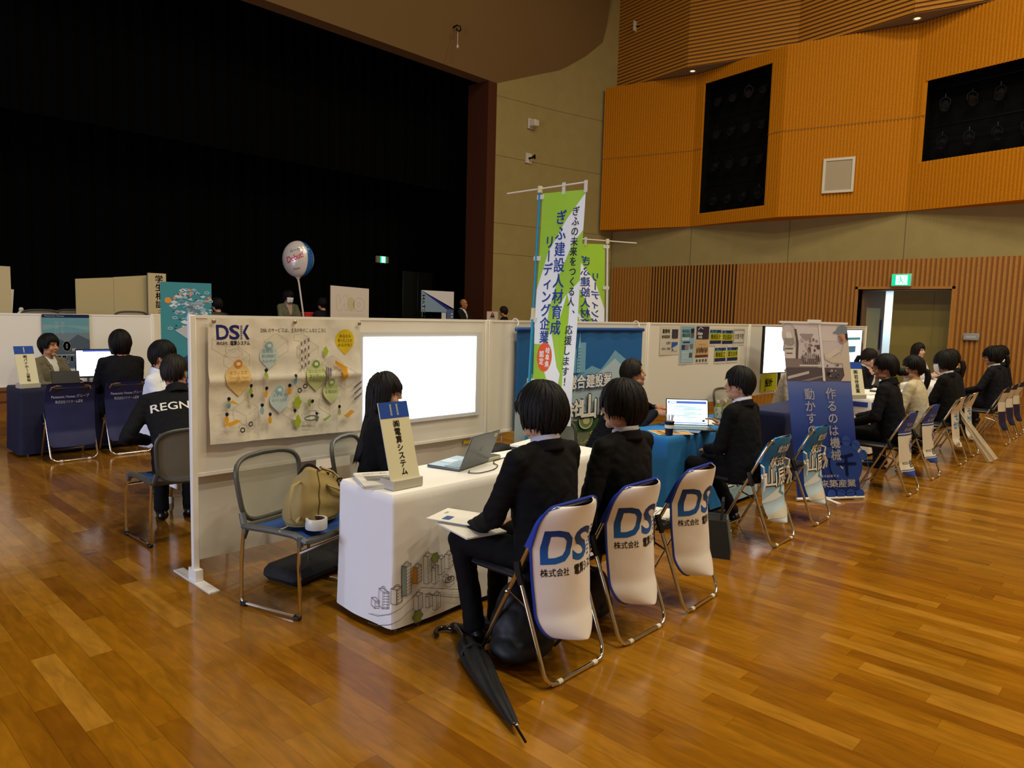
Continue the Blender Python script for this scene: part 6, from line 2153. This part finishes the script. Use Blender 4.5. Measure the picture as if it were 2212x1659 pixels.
person('smiling woman with long brown hair in a pale blouse before the olive doors', (13.55, 3.38, 0), rad(-108-90), 'cdc6c4', '202028', None, H_long2, 'd8a890', lean=6, arms=((-.05, .36, .80), (.12, .36, .78)), vox=.013, sw=.92, collar=False, top_kind='blouse')
person('person in a dark wool coat with hair in a low bun', (7.80, 2.08, 0), rad(4), '0f0f12', '111114', None, H_tied, 'c49478', lean=10, hy=12, sc=1.0, arms=((-.2, .32, .62), (.15, .36, .64)), vox=.011, bun=True, top_kind='coat', sw=1.05)
person('woman in a cream cable-knit sweater with thin glasses and dark tied hair', (8.74, 2.09, 0), rad(0), 'c8bc9c', '24242c', None, H_tied, 'c8987a', lean=8, hy=24, sc=.97, arms=((-.18, .34, .66), (.18, .30, .62)), vox=.011, glasses='b8a070', pony=.3, top_kind='sweater', knit=True, collar=False)
person('suited young man with black glasses and a white face mask', (10.05, 2.08, 0), rad(0), SUIT, SUIT, 'd8dce4', H_mop, 'c8987a', lean=7, hy=24, sc=.98, mask=True, glasses='101014', vox=.012, badge=True)
person('person with a brown ponytail beside the masked suited man', (10.78, 2.15, 0), rad(0), '14141a', SUIT, 'dcd8d8', H_tied2, 'c8987a', lean=10, hy=5, vox=.014, pony=.34)
person('young man in a dark suit sitting upright on the navy chair at the right', (12.32, 2.0, 0), rad(0), '13141b', '13141b', 'c8ccd4', H_mop, 'c89878', lean=4, hy=26, vox=.013, arms=((-.24, .36, .66), (.1, .36, .64)))
person('woman in a dark suit and open white collar with a face mask, far right', (13.38, 2.08, 0), rad(0), '15161f', '15161f', 'e0dcd0', H_tied, 'c89878', lean=8, hy=30, mask=True, vox=.014, pony=.2)
person('person at the right edge in a dark suit beyond the masked woman', (14.1, 2.15, 0), rad(0), '12131a', '12131a', 'dcd8d8', H_short, 'c89878', lean=8, hy=10, vox=.015)

# the row with the number one table
person('smiling man in a grey-beige jacket and white tee behind the number 1 sign', (2.31, 9.42, 0), rad(-58-90), '6c6654', '2a2a2c', 'd8d6d4', dict(H_mop, fringe=.055, side=-.03, vol=1.08), 'c08860', lean=4, sc=.95, arms=((-.1, .36, .74), (.12, .36, .74)), vneck=True, vox=.012, collar=False)
person('person with a dark bob seen from behind before the monitor', (2.80, 8.48, 0), rad(2), '0e0e14', '131318', None, H_bob, 'c08860', lean=4, hy=4, vox=.013, top_kind='sweater', collar=False)
person('young man with glasses, white face mask and white shirt, turned to the right', (2.37, 6.40, 0), rad(-40-90), 'dde2ec', '24242c', 'e8ecf4', dict(H_neat, fringe=.035, vol=1.02), 'c88e6c', lean=6, hy=6, mask=True, glasses='5c5048', vox=.012, top_kind='shirt')
person('man in a black jacket with REGNO lettering, seen from behind on a mesh chair', (2.10, 5.16, 0), rad(-12), '121214', '0c0c0e', None, dict(H_neat, fringe=.06, back=-.045, side=.03, f0=25, f1=50, col='231e1b', vol=.99), 'b88060', lean=30, hy=-30, sc=1.0, vox=.010, top_kind='coat', back_text='REGNO', sw=1.12, arms=((-.2, .34, .62), (.2, .34, .62)))

# on the stage, far behind
SZ = .66
person('masked woman in a grey-green jacket at the red boxes on the stage', (7.75, 13.75, SZ), rad(180), '66664e', '2c2c2c', 'b89c88', dict(H_bob, back=-.1, side=-.06), 'c8987a', lean=4, mask=True, vox=.016, vneck=True)
person('dark-haired person seen from behind on the stage, left of the white board', (8.2, 13.0, SZ-.12), rad(5), '101014', '101014', None, H_short, lean=10, vox=.018, face=False, collar=False)
person('bald man in front of the slanted poster on the stage', (12.3, 13.3, SZ-.02), rad(200), '1a1a20', '1a1a20', 'd8d8dc', None, 'b07850', lean=2, vox=.016, vneck=True)
person('person with brown hair, only the top of the head showing above the far panel', (13.65, 13.1, SZ-.17), rad(30), '1c1814', '1c1814', None, dict(H_short, col='20120e'), lean=4, vox=.018, face=False, collar=False)
person('dark-haired person whose head just shows above the poster panel', (6.0, 13.1, SZ-.2), rad(10), '101014', '101014', None, H_short, lean=4, vox=.018, face=False, collar=False)

t = thing('black_box_standin', 'tall black box in place of a chair with a bag, below the panel', 'case', (4.02, 3.92, 0), rad(4))  # plain box added where a dark chair with a bag belongs
b = MB(M('bag_black')); b.box((-.13, -.09, 0), (.13, .09, .58), bev=.02); b.build('body', t)
b = MB(m_gry); b.box((-.132, -.092, .46), (.132, .092, .48)); b.box((-.11, -.096, .1), (-.07, -.09, .4)); b.build('trim_band', t)
b = MB(m_chrome); b.tube([(-.06, 0, .57), (-.06, 0, .66), (.06, 0, .66), (.06, 0, .57)], .008, 8); b.build('handle', t)

# ================================================================ the other row and the stage
gq = 'partition panels of the far row'
panel(1.2, 3.62, 9.85, 'white partition panel behind the number one table', z1=1.475, feet=(1, 1), group=gq)
t = panel(3.66, 4.35, 9.95, 'narrow white partition panel end beside the teal poster', z1=1.49, feet=(1, 1), group=gq)
def pan(p):
    p.rect(-.25, .20, .25, .42, '70808a'); p.rect(-.25, .42, .25, .60, '6498a4'); p.rect(-.25, .60, .25, .64, '142048'); p.rect(-.25, 0, .25, .2, '4c5868'); p.up()
    p.poly([(-.25, .28), (-.1, .36), (.0, .3), (.12, .4), (.25, .33), (.25, .15), (-.25, .15)], '4c5a66'); p.poly([(-.25, .45), (0, .5), (.25, .44), (.25, .5), (-.25, .52)], '7ca0a4'); p.up()
    p.text('Panasonic Homes', -.12, .62, .018, 'c8d0dc', width=.2); p.text('0', .0, .26, .15, 'd8d4c4', bold=.06); p.text('棟', .075, .215, .045, 'd8d4c4'); p.line([(-.2, .155), (.2, .155)], .006, 'd8d4c4'); p.text('177,177', .02, .1, .1, 'd8d4c4', bold=.04, width=.34)
    for k, t_ in enumerate(('地震に', '強い家')): p.vtext(t_, -.1+.06*k, .56, .05, '98b4b8', pitch=.052)
flat('wall_poster', 'dark teal and grey poster with large zero on the panel behind the jacketed man', 'poster', .5, .64, pan, (2.63, 9.82, .83), base='4c5c68')
t = thing('monitor', 'bright white monitor on the navy table', 'monitor', (2.78, 9.05, .714), rad(-4), None)
b = MB(M('monitor_bezel', '141c48', .4)); b.box((-.27, 0, .055), (.27, .03, .38), bev=.004); b.build('housing', t)
b = MB(m_glow); b.box((-.262, -.002, .075), (.262, 0, .365)); g1 = M('scr_blue', '4060c0', .4, emit='3050b8', es=.8)
p = Print(b, plane_map((0, -.002, 0), (1, 0, 0), (0, 0, 1)), gap=.0006); p.rect(-.2, .35, .25, .365, g1)
for k in range(5): p.rect(-.15+.05*(k % 3), .12+.04*k, .05+.06*(k % 2), .125+.04*k, M('scr_pale', 'a0c8e8', .4, emit='a8d4f4', es=1.4))
b.build('screen', t, smooth=False)
b = MB(m_offw); b.box((-.12, -.06, 0), (.12, .1, .012)); b.box((-.03, .03, .01), (.03, .05, .2)); b.build('stand', t, smooth=False)
t = thing('tablet', 'black tablet propped on its cover before the jacketed man', 'tablet', (2.36, 8.86, .714), rad(-3))
b = MB(M('tablet_cover', '14120e', .55)); b.T = Matrix.Rotation(rad(-20), 4, 'X'); b.box((-.135, 0, 0), (.135, .012, .165), bev=.004); b.build('cover', t)
b = MB(M('tablet_cover')); b.box((-.135, .01, 0), (.135, .12, .008)); b.build('flap', t)
stack('small white card beside the bob-haired person', (3.3, 9.0, .7142), 0, .12, .08, 2, 'card', None, 'card')
# teal hanging poster on a stand
def teal(p):
    p.poly([(-.24, .85), (.24, 1.16), (.24, 1.0), (-.24, .72)], '183c74'); p.poly([(-.24, .72), (.24, 1.0), (.24, .72)], '4ca0a4'); p.up()
    for k in range(120):
        a, r = random.uniform(0, 2*pi), random.uniform(0, .2)
        x, z = .05+r*cos(a)*.85, 1.44+r*sin(a)*1.0
        s_ = random.uniform(.01, .04)
        p.poly([(x-s_, z), (x, z+s_*.55), (x+s_, z), (x, z-s_*.55)], random.choice(['c4d0d0', 'a8bcc4', '8ca8b4', 'd4dcd8', '94b4bc', '6c90a0']))
    p.up()
    for k in range(34): x, z = .05+random.uniform(-.17, .17), 1.42+random.uniform(-.2, .2); p.ell(x, z, .008, .006, random.choice(['1c2c44', '24445c', '1c2c44']), 8)
    p.ell(-.155, 1.52, .03, .028, 'e0923c'); p.up()
    for x, z in ((-.05, 1.58), (.03, 1.62), (.04, 1.58), (.2, 1.55), (.18, 1.52), (-.1, 1.54)): p.ell(x, z, .014, .012, 'e08c5c', 10)
    for x, z in ((0, 1.62), (.18, 1.6), (-.1, 1.36), (-.14, 1.26), (.21, 1.52)): p.ring(x, z, .02, .004, 'dce6e4', sy=.5)
    p.poly([(-.1, 1.24), (.02, 1.3), (.15, 1.22), (.05, 1.13)], 'b8b8b4'); p.text('空', 0, .83, .06, '1c4c74'); p.rect(-.02, .72, .2, .8, '142c64'); p.up(); p.text('科学', .05, .76, .055, 'dce4e8', bold=.03)
    for x, z in ((-.18, .88), (-.05, .98), (.05, .99), (-.12, .95)): p.ell(x, z, .014, .016, 'a8bcd4', 10)
t = flat('poster_banner', 'teal poster with a cloud of tiny isometric figures on a thin stand', 'poster', .44, 1.25, lambda p: teal(type('Q', (), dict(up=lambda s: (p.up(), s)[1], poly=lambda s, q, c: p.poly([(x, z-.44) for x, z in q], c), ell=lambda s, x, z, a, b_, c, n=24: p.ell(x, z-.44, a, b_, c, n), ring=lambda s, x, z, r, w, c, sy=1: p.ring(x, z-.44, r, w, c, sy=sy), rect=lambda s, a, b_, c_, d, c: p.rect(a, b_-.44, c_, d-.44, c), text=lambda s, tx, x, z, h, c, **k: p.text(tx, x, z-.44, h, c, **k)))()), (2.85, 6.9, .58), rotz=rad(-22), base='3f888c', group=None)
b = MB(m_chrome); b.tube([(0, .02, 1.24), (0, .03, -.57)], .01, 8); b.build('stand_pole', t)
b = MB(m_blk); b.bar((-.2, .03, -.572), (.2, .03, -.572), .03, .016); b.bar((0, -.15, -.572), (0, .25, -.572), .03, .016); b.build('stand_foot', t)

# ---- stage booths
def corner_sign(label, x, y, w, h, text, small, rotz=0, tx=.03):
    t = thing('corner_board', label, 'sign board', (x, y, .66), rotz)
    b = MB(M('cream_board', 'c4b68c', .7)); b.box((-w/2, -.02, 0), (w/2, .02, h)); p = Print(b, plane_map((0, -.02, 0), (1, 0, 0), (0, 0, 1)), gap=.001)
    p.vtext(text, tx, h-.03, .135, '24307c', bold=.025, pitch=.142); p.vtext(small, tx, h-.04-.142*len(text), .075, '24307c', bold=.01, pitch=.068)
    b.build('board', t, smooth=False)
    b = MB(m_frame); b.bar((0, -.2, .01), (0, .25, .01), .05, .02); b.build('foot', t)
    return t
corner_sign('narrow cream sign board with vertical blue Japanese characters on the stage', 4.80, 12.80, .29, 1.48, '学生相談', 'コーナー')
b = MB(M('cream_board2', 'b8a878', .7)); 
t = thing('stage_screen_panel', 'wide cream partition angled back from the vertical sign board on the stage', 'partition panel', (4.18, 12.98, .66), rad(-9))
b.prism([(-.54, -.015, 0), (0, -.015, 0), (0, -.015, 1.38), (-.54, -.015, 1.33)], (0, .03, 0)); b.prism([(.003, -.015, 0), (.50, -.015, 0), (.50, -.015, 1.44), (.003, -.015, 1.385)], (0, .03, 0)); b.build('board', t, smooth=False)
b = MB(m_frame); b.bar((-.5, -.2, .01), (-.5, .25, .01), .05, .02); b.bar((.45, -.2, .01), (.45, .25, .01), .05, .02); b.build('foot', t)
corner_sign('cream sign board cut by the left picture edge on the stage', 2.55, 12.85, .36, 1.46, '', '', tx=-.09)
b = MB(M('leaf_board', 'd0ccb0', .7)); t = thing('leaning_sign', 'small pale sign leaning beside the cream board at the left picture edge', 'sign', (2.79, 13.5, 1.36)); b.T = Matrix.Rotation(rad(5), 4, 'Y'); b.box((-.08, -.01, 0), (.08, .01, .44)); b.build('board', t, smooth=False)
b = MB(m_offw); b.ell((0, 0, .05), (.05, .05, .05), 12, 8); b.ell((.005, 0, .12), (.035, .035, .035), 10, 8); b.ell((0, 0, .015), (.07, .07, .02), 12, 6)
o = b.build('figurine'); o.location = (2.98, 13.45, 1.362); tag(o, 'tiny white round ornament beside the leaning pale sign on the stage', 'ornament')
table('folding table on the stage at the left, behind the dark chair backs', 2.3, 4.1, 13.35, 13.75, group='stage tables').location.z = .66
table('folding table on the stage under the red boxes', 6.9, 8.4, 13.05, 13.45, group='stage tables').location.z = .66
for k, (x, y, rz, lab) in enumerate(((3.0, 12.72, 0, 'mesh chair back showing above the far panel, leftmost on the stage'), (3.75, 13.5, 170, 'pale mesh chair back beyond the stage table, second from the left'), (4.25, 12.7, 0, 'mesh chair back showing above the far panel before the cream partition'), (5.62, 12.78, 0, 'mesh chair back on the stage right of the teal poster'))):
    dup(mc, (x, y, .66), rad(rz), lab, 'mesh chairs on the stage').scale = (1.05, 1.05, 1.05)
for k, (x, y, z, w, lab) in enumerate(((7.55, 13.25, 1.36, .16, 'low red box on the stage table, left of the balloon stick'), (7.98, 13.25, 1.36, .3, 'larger red box on the stage table at the foot of the balloon stick'))):
    t = thing('red_box', lab, 'box', (x, y, z), 0, 'red boxes on the stage table')
    b = MB(M('red_card', 'b01820', .5)); b.box((-w/2, -.1, 0), (w/2, .1, .18 if k else .09), bev=.005); b.build('body', t)
    b = MB(M('red_card_lid', 'c82430', .5)); b.box((-w/2-.006, -.106, (.18 if k else .09)-.03), (w/2+.006, .106, (.18 if k else .09)), bev=.004); b.build('lid', t)
stack('white handouts on the stage table before the masked woman', (7.2, 13.25, 1.362), .2, .3, .2, 5)
# balloon
t = thing('balloon', 'round white foil balloon with a blue side panel and red script on a white stick', 'balloon', (7.80, 13.22, 1.36))
BC = V((-.10, 0, 1.24)); RB = .31
b = MB(M('foil_white', 'dcd6d2', .22, .15, spec=.7))
rotb = Matrix.Rotation(rad(-40), 3, 'Z')
def blf(u, v, k=1):
    a = 2*pi*u; r = RB*k
    p = V((sin(pi*v)*cos(a), sin(pi*v)*sin(a)*.62, cos(pi*v)*1.18))
    pk = 1+.02*sin(a*24)*abs(sin(pi*v))**6*(1-abs(sin(a)))
    return BC+rotb @ (p*r*pk)
b.grid(lambda u, v: blf(u, v), 48, 24, cu=True)
b.use(M('foil_blue', '1c64b4', .2, .2, spec=.7))
b.grid(lambda u, v: blf(-.13+.26*u, .04+.92*v, 1.006), 12, 24)
pb = Print(b, lambda x, z, h: BC+rotb @ V((x, -sqrt(max(0, 1-(x/RB)**2-(z/RB/1.18)**2))*RB*.62-.004-h, z)), gap=.001, sub=.03)
pb.text('Debut!', -.03, .03, .17, 'd8284c', bold=.01, shear=.2, rot=.42, width=.34); pb.text('ムーヴ', -.03, .17, .08, '34343c', rot=.15, width=.2); pb.text('move', .0, -.2, .06, '34343c', rot=.2)
for x, z in ((.2, .12), (.22, .2), (.19, .02), (.17, .24)): pb.ell(x, z, .012, .012, 'd8c850', 8)
b.build('foil', t, recalc=False)
b = MB(m_offw); b.lathe([(.06, 0), (.02, -.05), (.012, -.09)], BC+V((0, 0, -RB*1.16)), 12); b.tube([BC+V((0, 0, -RB*1.2)), (0.03, 0, .02)], .018, 8); b.build('stick', t)
b = MB(m_gry); b.box((-.1, -.1, -.0), (.12, .1, .03)); b.build('stick_base', t)
# board with the see-through letters
t = thing('white_board', 'white board standing above the partition with faint mirrored bubble letters', 'sign board', (8.66, 12.8, .66))
b = MB(M('board_white', 'd4ccc0', .6)); b.T = Matrix.Identity(4); b.prism([(-.47, 0, .44), (.465, 0, .44), (.465, 0, 1.405), (-.47, 0, 1.435)], (0, .02, 0))
p = Print(b, plane_map((0, 0, -.06), (1, 0, 0), (0, 0, 1)), gap=.001)
f_ = 'bcb0a8'
p.line([(-.33, 1.28), (-.33, 1.02), (-.27, .98), (-.22, 1.0), (-.14, 1.14), (-.13, 1.0), (-.07, .99), (-.06, 1.27), (-.12, 1.31), (-.17, 1.28), (-.25, 1.14), (-.26, 1.28), (-.3, 1.32), (-.33, 1.28)], .008, f_)
p.ell(.02, 1.13, .085, .15, 'c6be98'); p.ring(.22, 1.12, .14, .010, f_); p.ring(.21, 1.12, .045, .008, f_); p.rect(-.3, .9, .35, .915, 'cac2b8')
b.build('board', t, smooth=False)
b = MB(m_frame); b.bar((-.4, -.2, .01), (-.4, .25, .01), .04, .02); b.bar((.4, -.2, .01), (.4, .25, .01), .04, .02); b.bar((-.4, .01, .0), (-.4, .01, .5), .03, .03); b.bar((.4, .01, .0), (.4, .01, .5), .03, .03); b.build('legs', t)
# slanted poster
def hat(p):
    p.rect(-.5, 0, .5, 1.44, '7c98b4'); p.rect(-.5, 0, .5, .95, '8ca4bc'); p.up(); p.poly([(-.5, 1.44), (.5, 1.44), (.5, 1.0)], 'd4d4d8'); p.poly([(-.5, 1.44), (.5, 1.04), (.5, .90), (-.4, 1.38)], '1c2c8c'); p.up()
    p.rect(.12, .5, .26, .94, 'c8ccd0'); p.rect(.28, .5, .5, 1.02, '54648c'); p.up()
    for k in range(6): p.rect(.42, .55+.07*k, .47, .58+.07*k, 'c0c8d4')
    p.text('HATSURI', -.43, 1.02, .13, 'e4e8ec', bold=.03, rot=-pi/2, width=.62)
t = flat('poster_banner', 'blue and white poster with white building and vertical capitals on the stage', 'poster', 1.0, 1.40, hat, (11.1, 12.85, .66), base='8ca4bc')
t = flat('logo_card', 'small white card with a dark and orange triangle emblem above the far panel', 'sign', .40, .52, lambda p: (p.poly([(-.08, .38), (-.05, .46), (0, .51), (.05, .46), (.08, .38)], '5c5850'), p.poly([(-.08, .38), (0, .42), (.08, .38), (.08, .34), (-.08, .34)], '8c8a84'), p.up(), p.poly([(-.035, .46), (0, .50), (.035, .46), (0, .4)], 'c8582c')), (12.92, 12.85, 1.14), base='ccc4bc')
b = MB(m_offw); b.box((-.03, .005, -.48), (.03, .03, .0)); b.box((-.15, -.1, -.48), (.15, .15, -.46)); b.build('stand', t, smooth=False)
